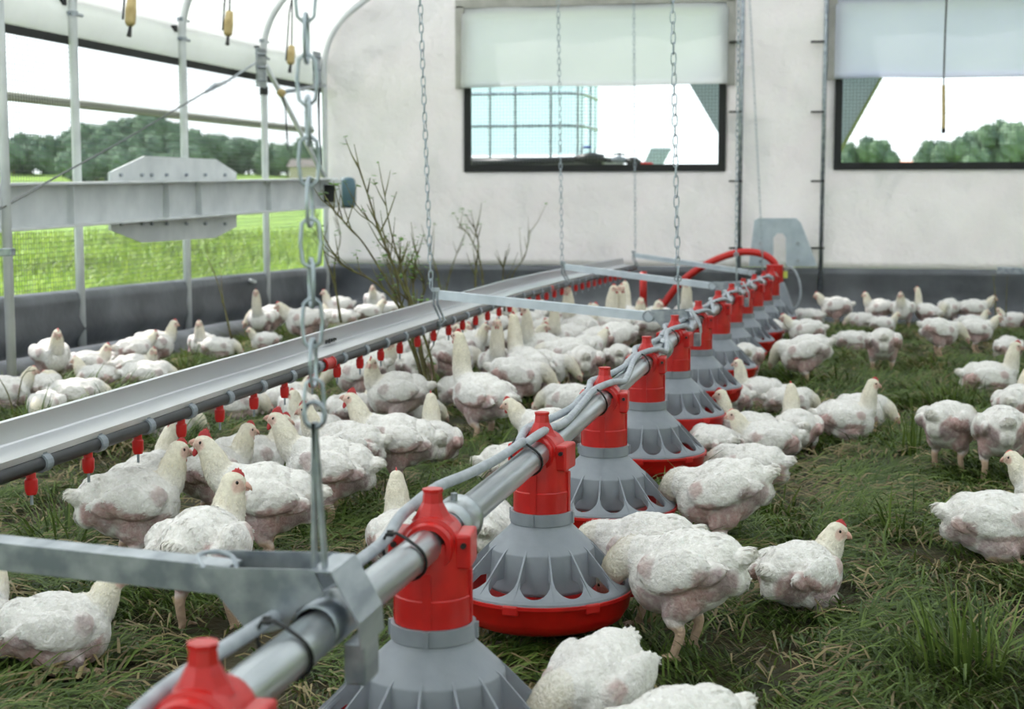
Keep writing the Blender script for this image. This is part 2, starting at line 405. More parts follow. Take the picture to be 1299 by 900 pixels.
# long rails of the left side
def rail(name, z, x, r, m, label, y0=3.0, y1=11.9, zz=0):
    mb = MB(); mb.tube([(x, y0, z), (x, (y0+y1)/2, z-.004+zz/2), (x, y1, z+zz)], r, 10); o = mb.build(name, m, smooth=True); centred(o); tag(o, label, 'rail')
rail('curtain_tube', 1.34, WX-.08, .024, mat('beige tube', srgb(186,186,172), .5), 'beige horizontal tube outside the netting along the left wall')
rail('purlin_tube', 2.62, -3.46, .017, M['whitemetal'], 'thin grey purlin tube under the white ceiling at top left')
# ------------------------------------------------------------------ left-hand fittings
BX = -3.8
root = empty('steel_beam', (BX, 8.8, .68), 'long pale steel channel beam along the left wall with square black end', 'beam')
a, b = Vector((BX, 4.2, .797-.05)), Vector((BX, 11.15, .84))
def off(v, z, x=0): return Vector((v.x+x, v.y, v.z+z))
mb = MB(); mb.bar(off(a,0), off(b,0), .012, .21); mb.build('web', M['whitemetal'], root)
mb = MB(); mb.bar(off(a,.105,.035), off(b,.105,.035), .085, .014); mb.build('flange', M['whitemetal'], root, bevel=.003)
mb = MB(); mb.bar(off(a,-.105,.035), off(b,-.105,.035), .085, .014); mb.build('flange', M['whitemetal'], root, bevel=.003)
for px in (92, 213, 254, 343):
    q = on_x(px, 250, BX+.03); mb = MB(); zc = .797-.05+(q.y-4.2)/6.95*.093; mb.box((BX+.02, q.y, zc), (.04, .012, .196)); mb.build('stiffener', M['whitemetal'], root)
mb = MB(); mb.box((BX+.05, 11.05, .84), (.12, .18, .20)); mb.build('end_box', M['whitemetal'], root, bevel=.005)
mb = MB(); mb.box((BX+.075, 10.955, .835), (.085, .012, .13)); mb.build('end_cap', M['black'], root)
root = empty('splice_plate', (BX-.03, 8.8, .5), 'pale octagonal steel plate with bolts behind the long beam', 'plate')
pp = [on_x(x, y, BX-.03) for x, y in ((138,219),(183,198),(273,202),(299,219),(299,288),(272,302),(180,308),(139,292))]
mb = MB(); mb.add(pp, [tuple(range(8))]); mb.build('plate', M['whitemetal'], root, solid=.012)
for px in (153, 180, 192, 211, 236, 260, 285):
    for py in (224, 288):
        q = on_x(px, py-2 if py < 250 else py-4, BX-.02); mb = MB(); mb.lathe([(0,-.008),(.011,-.008),(.011,.012),(0,.012)], q, 6, axis='X'); mb.build('bolt', M['galv'], root)
# blue plastic canister behind the beam end
root = empty('plastic_canister', (-3.62, 11.35, .74), 'blue-grey plastic canister at the end of the long beam', 'canister')
q = on_y(441, 262, 11.35)
mb = MB(); mb.lathe([(0,0),(.055,0),(.065,.012),(.068,.14),(.06,.2),(.045,.22),(.0,.225)], q, 20); mb.build('body', M['blueplastic'], root, smooth=True)
mb = MB(); mb.lathe([(0,-.012),(.05,-.012),(.052,.0)], q, 16); mb.build('base_ring', M['black'], root)
mb = MB(); mb.tube([q+Vector((-.05,0,.1)), q+Vector((-.14,-.05,.1))], .02, 8); mb.build('stub', M['galv'], root)
# wire rope with turnbuckle
root = empty('wire_rope', on_x(325, 80, -4.0), 'thin steel wire rope slanting down from the post to the left edge', 'rope')
A, B, Cc, D = on_x(324,80,-3.97), on_x(285,105,-3.95), on_x(262,116,-3.93), on_x(-8,268,-3.55)
mb = MB(); mb.tube([A, B], .008, 6); mb.build('rod', M['galv'], root)
mb = MB(); mb.tube([B, (B+Cc)/2+Vector((0,0,.008)), Cc], [.01,.018,.01], 8); mb.build('turnbuckle', M['galv'], root, smooth=True)
mb = MB(); mb.tube([Cc, (Cc+D)/2-Vector((0,0,.012)), D], .0045, 6); mb.build('cable', mat('dark steel cable', srgb(92,96,98), .5, .6), root)
mb = MB(); mb.tube([on_x(52,237,-3.6), on_x(-8,270,-3.52)], .004, 6); mb.build('cable_tail', M['wire'], root)
# diagonal brace near the corner
mb = MB(); mb.tube([on_x(338,84,-4.0), on_x(372,150,-3.95), on_x(412,226,-3.86)], .018, 10); o = mb.build('diagonal_brace', M['whitemetal'], smooth=True); centred(o)
tag(o, 'grey diagonal brace tube near the left back corner', 'brace')
for (px, py, y, lb) in ((331, 86, 10.5, 'galvanised bracket plate on the post with the wire rope'), (402, 88, 11.8, 'galvanised bracket plate at the left back corner')):
    q = on_x(px, py, WX+.12); root = empty('bracket_plate', q, lb, 'bracket', 'eave brackets')
    mb = MB(); mb.box(q, (.012, .17, .27)); mb.build('plate', M['galv'], root, bevel=.003)
    for dz in (-.09, 0, .09):
        mb = MB(); mb.tube([q+Vector((.0,-.09,dz)), q+Vector((.03,.0,dz)), q+Vector((0,.09,dz))], .008, 6); mb.build('u_bolt', M['galv'], root)
# horizontal hook bar at the corner
q0, q1 = on_x(353,118,-3.98), on_x(412,108,-3.98); mb = MB(); mb.tube([q0, q1], .014, 8); o = mb.build('tie_rod', M['galv'], smooth=True); centred(o); tag(o, 'short grey tie rod between the last two posts under the eave', 'rod')
mb = MB(); mb.lathe([(.031,-.03),(.031,.03)], (WX+.05, 10.52, on_x(331,116,WX).z), 12, cap=True); o = mb.build('rubber_sleeve', M['black']); centred(o); tag(o, 'black rubber sleeve on the post below its bracket', 'sleeve')
# curtain toggles: wooden grip on a black cord
for px, py, X, sc_, lb in ((166,14,-3.85,1.0,'wooden toggle on black cord, leftmost under the ceiling'), (290,30,-3.85,.95,'wooden toggle on black cord, second from the left under the ceiling'),
                      (369,70,-3.9,.8,'wooden toggle on black cord, behind the blurred chain'), (357,118,-3.95,.8,'wooden toggle tied to the tie rod by the corner')):
    q = on_x(px, py, X); root = empty('curtain_toggle', q, lb, 'toggle', 'toggles on the side curtain cords')
    tl = .16*sc_; dy = .02
    if py > 100: mb = MB(); mb.ell(q, (.03,.05,.03), 10, 6); mb.build('grip', M['wood'], root, smooth=True)
    else: mb = MB(); mb.tube([q+Vector((0,-dy,-tl/2)), q+Vector((0,-dy*.6,-tl*.4)), q, q+Vector((0,dy,tl/2))], [.018,.03,.032,.024], 8); mb.build('grip', M['wood'], root, smooth=True)
    if py < 100:
        mb = MB(); mb.tube([q+Vector((0,-.10,-tl*.35)), q+Vector((.0,-.02,.3)), q+Vector((-.0,.05,.42))], .006, 6); mb.build('cord', M['black'], root)
        mb = MB(); mb.tube([q+Vector((0,-.03,-tl/2-.06)), q+Vector((0,-.01,-tl/2))], [.014,.008], 6); mb.build('cord_end', M['black'], root)
        mb = MB(); mb.tube([q+Vector((0,dy,tl/2)), q+Vector((0,.05,.42))], .006, 6); mb.build('cord', M['black'], root)
    else:
        mb = MB(); mb.tube([q, q+Vector((.01,.05,-.1)), on_x(365,190,-3.9)], .006, 6); mb.build('cord', M['black'], root)
mb = MB(); mb.tube([on_x(404,112,-4.0), on_x(405,160,-4.0), on_x(407,215,-4.0)], [.012,.009,.006], 8); o = mb.build('strap_end', M['black']); centred(o); tag(o, 'black strap hanging beside the corner post', 'strap')
# loose pole lying against the left skirt and rod ends
a, b = on_x(318, 356, -4.02), on_g(368, 377, .12); mb = MB(); mb.tube([a, b], .014, 8); o = mb.build('ground_pole', M['whitemetal'], smooth=True); centred(o); tag(o, 'thin pale pole leaning over the grey left skirt', 'pole')
q = on_y(-2, 322, 5.5); mb = MB(); mb.bar(q-Vector((.35,0,0)), on_y(17,320,5.5), .03, .03); o = mb.build('steel_rail', M['galv'], bevel=.003); centred(o); tag(o, 'end of a grey steel arm at the left edge', 'rail')
a = on_y(1266, 343, 11.2); mb = MB(); mb.bar(a, a+Vector((1.3,-.55,.0)), .05, .045); o = mb.build('steel_rail', M['galv'], bevel=.003); centred(o); tag(o, 'galvanised steel arm at the right edge before the dark skirt', 'rail')

# ------------------------------------------------------------------ back wall fittings
for px, lb in ((937, 'grey vertical pipe on the back wall right of the left window'), (1041, 'grey vertical pipe on the back wall left of the right window')):
    b = on_y(px, 345, WY-.07); root = empty('wall_pipe', (b.x, b.y, .2), lb, 'pipe', 'pipes on the back wall')
    mb = MB(); mb.tube([(b.x, b.y, .1), (b.x, b.y, 1.5), (b.x, b.y, roof_z(b.x)-.03)], .017, 10); mb.build('tube', M['galv'], root, smooth=True)
    for py in (53, 142, 230, 315):
        q = on_y(px, py, WY-.07); mb = MB(); mb.box(q+Vector((-.022,.0,0)), (.10,.05,.014)); mb.build('clip', M['black'], root)
root = empty('base_plate_bracket', on_y(995, 338, 11.85), 'galvanised trapezoid bracket with keyhole slot on the back wall', 'bracket')
pl = [on_y(x, y, 11.85) for x, y in ((950,338),(957,280),(962,277),(1010,277),(1016,283),(1037,338),(997,338),(997,302),(993,296),(986,296),(981,302),(981,338))]
mb = MB(); mb.add([pl[i] for i in (0,1,2,9,10,11)], [(0,1,2,3,4,5)]); mb.add([pl[i] for i in (2,3,8,9)], [(0,1,2,3)]); mb.add([pl[i] for i in (3,4,5,6,7,8)], [(0,1,2,3,4,5)])
mb.build('plate', mat('bluish galvanised plate', srgb(186,198,206), .4, .5, srgb(168,180,190), 10), root, solid=.012)
for x, y in ((965,309),(965,332),(1012,309),(1012,331)):
    mb = MB(); mb.lathe([(0,-.02),(.014,-.02),(.014,.0),(0,.0)], on_y(x, y, 11.83), 6, axis='Y'); mb.build('bolt', M['galv'], root)
# stake pull cord
q = on_y(1197, 108, 10.2); q2 = on_y(1197, 163, 10.2); root = empty('pull_cord', q2, 'dark pull cord ending in a slim wooden handle before the right window', 'cord')
mb = MB(); mb.tube([on_y(1197,107,10.2), on_y(1199,40,10.2), on_y(1201,-5,10.2), on_y(1201,-5,10.2)+Vector((0,0,1.2))], .006, 6); mb.build('cord', mat('dark cord', srgb(70,66,66), .8), root)
mb = MB(); mb.tube([q, q2], .011, 8); mb.build('handle', M['wood'], root)
mb = MB(); mb.tube([q2, q2+Vector((0,0,-.03))], .012, 8); mb.build('handle_tip', M['black'], root)

# water tank and valves behind the back wall
root = empty('water_tank', (-2.7, 13.7, 1.1), 'white plastic water tank in a steel cage outside the left window', 'tank')
YT = 13.6; l_ = on_y(540, 150, YT).x; r_ = on_y(741, 150, YT).x; zb = on_y(600, 197, YT).z; zt = zb+1.0
mb = MB(); n = 12; bm_pts = []
mb.box(((l_+r_)/2, YT+.55, (zb+zt)/2+.02), (r_-l_-.06, 1.05, zt-zb)); mb.build('tank_body', M['tank'], root, bevel=.08)
vx = [on_y(x, 150, YT).x for x in (562, 592, 622, 654, 699)]
for x in vx: mb = MB(); mb.tube([(x, YT-.01, zb-.05), (x, YT-.01, zt+.1)], .012, 8); mb.build('upright', M['galv'], root)
for px, dy in ((733,.0),(738,.12),(749,.5),(755,.9)):
    x = r_+.02; mb = MB(); x = on_y(px, 150, YT+dy).x; mb.tube([(x, YT+dy, zb-.05), (x, YT+dy, zt+.1)], .012, 8); mb.build('upright', M['galv'], root)
for py in (119.5, 160, 40, 80):
    z = on_y(650, py, YT).z; xr = on_y(733, py, YT).x; xe = on_y(757, py, YT+.9).x
    mb = MB(); mb.tube([(l_, YT-.02, z), (xr-.08, YT-.02, z), (xr, YT+.01, z-.003), (xr+.03, YT+.1, z), (xe, YT+.95, z)], .013, 8); mb.build('cage_ring', M['galv'], root)
mb = MB(); mb.box(((l_+r_)/2+.05, YT+.5, zb-.06), (r_-l_+.3, 1.2, .07)); mb.build('pallet', M['concrete'], root)
sx_ = (l_+r_)/2
mb = MB()
zp = zb-.10
for dx in (-.9, -.1, .6):
    for dy in (.1, 1.0): mb.box((sx_+dx*.6, YT+dy, (zp-.25)/2), (.1, .1, zp+.25))
mb.box((sx_+.05, YT+.55, zp-.015), (r_-l_+.4, 1.25, .03))
o = mb.build('tank_stand', M['concrete']); centred(o); tag(o, 'weathered timber stand under the caged water tank', 'stand')
YV = 13.2; root = empty('valve_pipework', on_y(775, 205, YV), 'black ball valves and pipework in front of the water tank', 'valve')
def T(pts, r, m, nm): mb = MB(); mb.tube([on_y(x, y, YV) for x, y in pts], r, 10); mb.build(nm, m, root, smooth=True)
T(((730,202),(748,201),(765,203)), [.03,.055,.05], M['black'], 'valve_body'); T(((764,203),(774,204),(782,203)), .018, M['black'], 'pipe')
T(((776,203),(785,202),(794,204)), [.02,.034,.022], M['clip'], 'valve_body'); T(((786,201),(786,196)), .01, M['black'], 'stem'); T(((778,196),(786,195),(793,197)), .008, M['black'], 'lever')
T(((794,204),(800,205),(806,205),(813,207)), [.02,.04,.036,.018], M['black'], 'coupling'); T(((800,205),(806,207),(828,208)), .012, M['hose'], 'red_pipe'); T(((600,206),(660,205),(730,203)), .03, M['darkplastic'], 'supply_pipe')
T(((740,187),(750,187)), .012, mat('blue plastic', srgb(44,66,150), .5), 'blue_clip')
mb = MB(); z0 = on_y(700, 209, YV).z-.05
mb.box((on_y(700,209,YV).x, YV, z0), (2.0, .12, .05)); o = mb.build('support_plank', M['concrete']); centred(o); tag(o, 'weathered plank carrying the pipework outside the left window', 'plank')
for dx in (-.8, .8): 
    mb = MB(); x = on_y(700,209,YV).x+dx; mb.box((x, YV, (z0-.03-.25)/2), (.08, .1, z0-.02+.25)); o = mb.build('support_post', M['concrete']); centred(o); tag(o, 'timber post under the pipework plank, %s one' % ('left' if dx < 0 else 'right'), 'post')
p = [on_y(x, y, 16) for x, y in ((826,188),(852,188),(834,222),(810,222))]
sheet('slanted_panel', p, M['meshcloth'], .02, 'grey-green slanted panel seen low in the left window', 'panel')
mb = MB(); qx = on_y(830,222,16); mb.box((qx.x, 16, (qx.z-.2)/2), (.12, .08, qx.z+.2)); o = mb.build('panel_post', M['concrete']); centred(o); tag(o, 'post holding the slanted panel outside', 'post')
# ------------------------------------------------------------------ feed line
FT = [1.23, 2.01, 2.80, 3.58, 4.38, 5.15, 5.94, 6.72, 7.50, 8.30, 9.06, 9.84, 10.60]
FPX = [(257,815),(548,620),(687,523),(767,466),(821,427),(856,400),(886,382),(911,369),(928,360),(943,353.5),(957,348),(969,344),(979,340)]
FP = [on_y(x, y, t) for (x, y), t in zip(FPX, FT)]
FP = [Vector((-.54+(p.x+.54)*(1 if p.y > 5.5 else .3), p.y, p.z)) for p in FP]
def fline(t, dz=0):
    if t <= FT[0]: return Vector((-.54, t, FP[0].z-.073+dz))
    for a, b in zip(FP[:-1], FP[1:]):
        if a.y <= t <= b.y: u = (t-a.y)/(b.y-a.y); p = a.lerp(b, u); return Vector((p.x, t, p.z-.073+dz))
    return Vector((FP[-1].x, t, FP[-1].z-.073+dz))
o = MB().tube([fline(t) for t in np.arange(.15, 10.9, .35)], .0235, 20).build('feed_tube', M['galvpipe'], smooth=True); centred(o)
tag(o, 'galvanised auger tube carrying the whole row of red and grey feeders', 'tube')
for t, lb in ((1.80+.33, 'steel coupling sleeve on the feed tube behind the second nearest red feeder head'), (4.75, 'steel coupling sleeve on the feed tube farther down the row')):
    root = empty('tube_coupling', fline(t, -.03), lb, 'coupling'); 
    MB().lathe([(.025,-.04),(.034,-.037),(.0365,-.03),(.034,-.026),(.034,.03),(.036,.034),(.025,.036)], fline(t), 24, axis='Y').build('sleeve', M['galvpipe'], root, smooth=True)
    MB().lathe([(0,0),(.005,0),(.005,.01),(0,.01)], fline(t, .034), 8).build('screw', M['galv'], root)
NG = 14
def make_feeder():
    root = empty('poultry_feeder', (0,0,0))
    # red pan
    MB().lathe([(0,.052),(.09,.050),(.130,.053),(.154,.064),(.166,.084),(.171,.108),(.175,.112),(.175,.118),(.169,.118),(.164,.092),(.150,.072),(.12,.062),(.0,.061)], n=48).build('feed_pan', M['red'], root, auto=40)
    for k in range(7): a = 2*PI*k/7+.2; MB().box((.171*math.cos(a), .171*math.sin(a), .110), (.010,.03,.018), Matrix.Rotation(a, 3, 'Z')).build('pan_clip', M['red'], root, bevel=.003)
    # grey cone: collar, smooth shoulder, steeper inner cone
    MB().lathe([(.054,.262),(.059,.262),(.0595,.240),(.0575,.238),(.060,.232),(.080,.213),(.0985,.1945),(.0995,.1930),(.0998,.1905),(.1050,.126),(.1045,.123),(.100,.118)], n=56).build('cone', M['greyplastic'], root, auto=35)
    for a in (-PI/2, PI/2, 0, PI): MB().box((.060*math.cos(a), .060*math.sin(a), .251), (.006,.007,.022), Matrix.Rotation(a, 3, 'Z')).build('collar_rib', M['greyplastic'], root)
    # fins and scalloped rim
    mb = MB()
    for k in range(NG):
        a = 2*PI*(k+.5)/NG; th = .0018; c, s = math.cos(a), math.sin(a)
        pr = [(.088,.2040),(.100,.1955),(.165,.128),(.168,.116),(.155,.117),(.122,.146),(.1025,.148),(.096,.186)]
        vs = [(r*c-s*q, r*s+c*q, z) for q in (-th, th) for r, z in pr]; n = len(pr)
        mb.add(vs, [tuple(range(n)), tuple(range(2*n-1, n-1, -1))]+[(i, (i+1) % n, n+(i+1) % n, n+i) for i in range(n)])
    mb.build('grill_fins', M['greyplastic'], root)
    mb = MB(); vs = []; NS = NG*12
    for i in range(NS):
        a = 2*PI*i/NS; u = (i % 12)/12; h = abs(u-.5)*2; h = .003+.037*(1-math.sqrt(max(0, 1-h**2.0)))   # U-shaped cut between fins
        # run along cone surface from the lip upward
        c, s = math.cos(a+PI/NG*1), math.sin(a+PI/NG*1)
        for (r, z) in ((.171,.116),(.170,.122),(.166,.127),(.166-h*1.05,.127+h*.95),(.163-h*1.05,.124+h*.95),(.164,.118)): vs.append((r*c, r*s, z))
    mb.add(vs, [(i*6+k, i*6+(k+1) % 6, ((i+1) % NS)*6+(k+1) % 6, ((i+1) % NS)*6+k) for i in range(NS) for k in range(6)])
    mb.build('grill_rim', M['greyplastic'], root)
    # red head
    mb = MB(); mb.lathe([(.0,.262),(.053,.262),(.053,.300),(.0515,.302),(.0505,.360),(.048,.378),(.0,.378)], n=32)
    mb.box((0,-.0525,.30), (.012,.004,.075)); mb.box((0,.0525,.30), (.012,.004,.075)); mb.box((.0525,0,.30), (.004,.012,.075)); mb.box((-.0525,0,.30), (.004,.012,.075))
    mb.build('drop_body', M['red'], root, auto=35)
    mb = MB(); mb.lathe([(.026,-.045),(.033,-.045),(.035,-.040),(.035,-.030),(.040,-.028),(.040,.028),(.035,.030),(.035,.040),(.033,.045),(.026,.045)], (0,0,.372), 28, axis='Y')
    mb.build('saddle', M['red'], root, auto=35)
    for s in (-1, 1):
        MB().box((s*.046,0,.366), (.022,.066,.048)).build('saddle_ear', M['red'], root, bevel=.004)
        MB().lathe([(0,-.04),(.004,-.04),(.004,.04),(0,.04)], (s*.048, 0, .376), 8, axis='Y').build('screw', M['black'], root)
    MB().lathe([(.030,.402),(.024,.410),(.018,.422),(.0145,.428),(.013,.442),(.0145,.443),(.0145,.447),(.0,.447)], n=8).build('top_nub', M['red'], root)
    return root
proto = make_feeder()
FL = ['red head of the nearest feeder cut by the bottom edge, under the cable', 'large grey and red feeder in the foreground at bottom centre', 'red and grey pan feeder, complete, just behind the foreground feeder',
      'red and grey feeder, third from the camera with a full view of cone and pan', 'fourth red and grey feeder with pan behind the crouching hen', 'fifth feeder in the row, just before the steel saddle bracket',
      'feeder just behind the steel saddle bracket', 'seventh feeder in the row from the camera', 'eighth feeder in the row from the camera', 'feeder right behind the far saddle bracket', 'fourth feeder from the back end of the row', 'third feeder from the back end of the row', 'last but one unit at the back end of the feeder row']
FL[3] = 'second complete pan feeder from the front, right behind the first complete one'
FL[4] = 'third complete pan feeder from the front, with hens wedged against its right rim'
FL[5] = 'fourth complete feeder from the front, just before the middle steel saddle bracket'
FL[6] = 'feeder just behind the middle steel saddle bracket'
FL = [l if l else '' for l in FL]
for i, p in enumerate(FP):
    o = proto if i == 0 else copy_tree(proto)
    o.location = (p.x, p.y, p.z-.447); o.rotation_euler.z = .12*math.sin(i*2.3)
    tag(o, FL[i], 'feeder', 'pan feeders in a row on the feed tube')
# drive unit at the end of the line
root = empty('drive_unit', (FP[-1].x-.0, 11.15, gz(11.1)), 'grey end hopper with a red head closing the feeder row, hose attached', 'hopper')
e = fline(11.12)
MB().lathe([(.0,-.03),(.17,-.03),(.18,.0),(.17,.03),(.10,.22),(.07,.30),(.0,.31)], (e.x, e.y, gz(11.1)+.04), 24).build('hopper', M['greyplastic'], root, smooth=True)
MB().lathe([(0,0),(.06,0),(.06,.13),(0,.13)], (e.x, e.y, e.z-.06), 16).build('red_head', M['red'], root, bevel=.004)
MB().tube([fline(10.85), e], .0235, 12).build('tube_end', M['galvpipe'], root)
MB().box((e.x+.075, e.y, e.z-.0), (.03,.03,.05)).build('yellow_lamp', mat('yellow plastic', srgb(206,214,96), .4), root, bevel=.004)
# cable ties, one thing each
for i, t in enumerate([1.44]+[t-.13 for t in FT[1:9]]):
    mb = MB(); c = fline(t); pts = []
    for k in range(20):
        a = 2*PI*k/20; r = .026; bump_ = .018*math.exp(-((a-2.2)/.6)**2) if i < 3 else .012*math.exp(-((a-1.7)/.7)**2)
        pts.append(c+Vector(((r+bump_)*math.cos(a), -.006*math.sin(a), (r+bump_)*math.sin(a))))
    mb.tube(pts, .0022, 6, closed=True); mb.box(c+Vector((-.022,0,.036)), (.008,.006,.008)); o = mb.build('cable_tie', M['black']); centred(o)
    tag(o, ['black cable tie around the tube by the nearest steel bracket'][0] if i == 0 else 'black cable tie round tube and cable just before the %s feeder head from the front' % ['second','third','fourth','fifth','sixth','seventh','eighth','ninth'][i-1], 'cable tie', 'black cable ties on the feed tube')
# cables
pts = [Vector((-.60, .35, .40)), Vector((-.592, .8, .395))]
def cb(t, dx, dz): c = fline(t); return Vector((c.x+dx, t, c.z+dz))
pts += [cb(1.05,-.042,.012), cb(1.25,-.048,.020), cb(1.42,-.036,.026), cb(1.50,-.045,.018), cb(1.62,-.040,.015), cb(1.80,-.034,.020), cb(1.90,-.034,.024), cb(1.97,-.036,.038), cb(2.05,-.036,.043), cb(2.14,-.028,.050), cb(2.3,-.02,.042), cb(2.5,-.016,.034), cb(2.66,-.010,.036)]
def smooth_path(P, n=4):
    out = []
    for i in range(len(P)-1):
        p0, p1, p2, p3 = P[max(i-1,0)], P[i], P[i+1], P[min(i+2, len(P)-1)]
        for k in range(n):
            u = k/n; out.append(.5*((2*p1)+(p2-p0)*u+(2*p0-5*p1+4*p2-p3)*u*u+(3*p1-p0-3*p2+p3)*u**3))
    return out+[P[-1]]
for k in range(2, 12):
    t = FT[k]; q_ = min(1, max(.0, (k-2)/2)); pts += [cb(t-.13, -.004, .034), cb(t-.05, .006+.020*q_, .040), cb(t+.03, .010+.026*q_, .038-.006*q_), cb(t+.14, .014+.026*q_, .030-.014*q_), cb(t+.30, .010+.016*q_, .030-.006*q_), cb(t+.48, .003, .033)]
o = MB().tube(smooth_path(pts), .0082, 10).build('power_cable', M['cable'], smooth=True); centred(o); tag(o, 'light grey cable tied along the top of the feed tube, in loops at the heads', 'cable')
pts = []
for k in range(2, 12):
    t = FT[k]; pts += [cb(t-.14, -.016, .034), cb(t-.06, -.026, .036), cb(t+.05, -.038, .034), cb(t+.16, -.028, .030), cb(t+.34, -.004, .034), cb(t+.52, -.014, .032)]
o = MB().tube(smooth_path(pts), .0078, 10).build('air_tube', M['cable'], smooth=True); centred(o); tag(o, 'second grey cable twisting along the feed tube behind the first coupling', 'cable')
o = MB().tube(smooth_path([e+Vector((.07,0,.03)), e+Vector((.12,-.02,.05)), e+Vector((.17,-.04,-.03)), e+Vector((.185,-.05,-.14)), e+Vector((.16,-.05,-.22)), e+Vector((.12,-.05,-.25))]), .009, 8).build('drop_cable', M['cable'], smooth=True); centred(o); tag(o, 'grey cable hanging in a bow beside the end of the feeder row', 'cable')
hp = [on_y(x, y, 11.3) for x, y in ((832,402),(845,382),(862,360),(885,342),(912,328),(940,320),(965,322),(980,331),(986,342))]
o = MB().tube(smooth_path(hp), .026, 12).build('feed_hose', M['hose'], smooth=True); centred(o); tag(o, 'thick red hose arching to the end of the feeder row', 'hose')
hp = [on_y(x, y, 11.55) for x, y in ((816,394),(816,345))]
o = MB().tube(hp, .027, 12).build('red_standpipe', M['hose'], smooth=True); centred(o); tag(o, 'red upright pipe at the far end of the drinker line', 'pipe')

# ------------------------------------------------------------------ drinker line
DP = [on_x(x, y, -1.5) for x, y in ((-30,616),(54,587),(186,541),(287,505),(368,478),(460,445),(581,404),(662,376),(713,362),(742,355),(784,345),(806,340))]
DP = [Vector((-1.5, DP[0].y-1.0, DP[0].z))]+DP
def dline(t):
    for a, b in zip(DP[:-1], DP[1:]):
        if a.y <= t <= b.y: return a.lerp(b, (t-a.y)/(b.y-a.y))
    return DP[-1].copy()
d0, d1 = DP[0].y, DP[-1].y
root = empty('drinker_line', (-1.5, 6, 0), 'long water line with aluminium channel, dark pipe and red nipples', 'drinker')
MB().tube([dline(t) for t in np.linspace(d0, d1, 30)], .0145, 14).build('water_pipe', M['darkplastic'], root, smooth=True)
prof = [(.006,.016),(.006,.024),(-.082,.024),(-.086,.026),(-.090,.071),(-.094,.071),(-.096,.020),(-.012,.018)]
prof = [(.004,.014),(.006,.026),(-.084,.026),(-.088,.030),(-.090,.072),(-.096,.074)]
MB().sweep(prof, [dline(t) for t in np.linspace(d0, d1, 40)]).build('channel', M['alu'], root, solid=.0022)
md = dline(6.3)
MB().lathe([(.0145,-.02),(.017,-.02),(.017,.02),(.0145,.02)], dline(8.0), 12, axis='Y').build('joint_sleeve', M['hose'], root)
q = dline(4.36); MB().lathe([(.0145,-.04),(.021,-.04),(.021,-.025),(.0185,-.02),(.0185,.03),(.021,.032),(.021,.04),(.0145,.04)], q, 16, axis='Y').build('red_union', M['red'], root, auto=30)
q = on_x(54, 587, -1.5).y; step = (on_x(368,478,-1.5).y-q)/6
k = -3; cl0 = nb0 = None
while q+k*step < d1-.1:
    t = q+k*step; c = dline(t); k += 1
    mb = MB(); mb.lathe([(.0145,-.013),(.0185,-.012),(.0185,.012),(.0145,.013)], (0,0,0), 14, axis='Y'); mb.box((-.004,0,.019), (.020,.016,.010))
    if cl0 is None: cl0 = mb.build('clip', M['clip'], root); o = cl0
    else: o = cl0.copy(); C.objects.link(o)
    o.location = c-Vector(root.location)
    if nb0 is None:
        cl0.data.transform(Matrix.Translation(Vector(root.location)))
        nb = MB(); nb.lathe([(0,.004),(.009,.004),(.0095,-.010),(.0125,-.013),(.0125,-.032),(.0095,-.042),(.0,-.042)], n=12); nb0 = nb.build('nipple', M['red'], root, auto=40); nb0.data.transform(Matrix.Translation(Vector(root.location)))
        MB().lathe([(0,0),(.003,0),(.003,-.022),(0,-.022)], n=8).build('pin', M['galv'], nb0); pin = nb0.children[0]; pin.location = (0,0,-.040); pin.data.transform(Matrix.Translation(Vector(root.location))); o = nb0
    else: o = copy_tree(nb0, root)
    o.location = dline(t-.045)-Vector((0,0,.012))-Vector(root.location)
mb = MB(); q = on_x(412, 434, -1.59)
for i, (dy, h) in enumerate(((0,.010),(.018,.008),(.034,.012),(.055,.009),(.078,.010),(.095,.006))): mb.box((-1.585, q.y+dy, q.z), (.002,.008,h*1.2))
mb.build('pen_marks', M['black'], root)
# spreader bars, saddle brackets, hangers, chains
def chain(top, bot, link, r, m, label, seedrot=0):
    top = Vector(top); bot = Vector(bot); n = int((top-bot).length/(link*.78)); d = (bot-top).normalized(); mb = MB()
    for i in range(n):
        c = top+d*(i+.5)*((top-bot).length/n); a = (PI/2 if i % 2 else 0)+seedrot+.25*math.sin(i*1.7); u = Vector((math.cos(a), math.sin(a), 0)); pts = []
        for k in range(10):
            q = 2*PI*k/10; sx_, sz_ = math.cos(q)*link*.20, math.sin(q)
            pts.append(c+u*sx_+Vector((0,0,1))*(link*.24*(1 if sz_ > 0 else -1)*(abs(sz_) > .01)+sz_*link*.24))
        mb.tube(pts, r, 6, closed=True)
    o = mb.build('hanging_chain', m, smooth=True); centred(o); return tag(o, label, 'chain', 'chains hanging over the two lines')
chain_m = mat('zinc chain', srgb(184,194,202), .35, .6, srgb(150,160,170), 30)
ZT = 2.92
BT = [(1.52, 4, None), (5.50, 1, None), (8.05, 2, None), (11.2, 3, None)]
for x0, y0, y1, lb in ((-1.5, 2, 11.9, 'winch tube over the drinker line, above the frame'), (-.54, -1, 11.9, 'winch tube over the feed line, above the frame')):
    pass
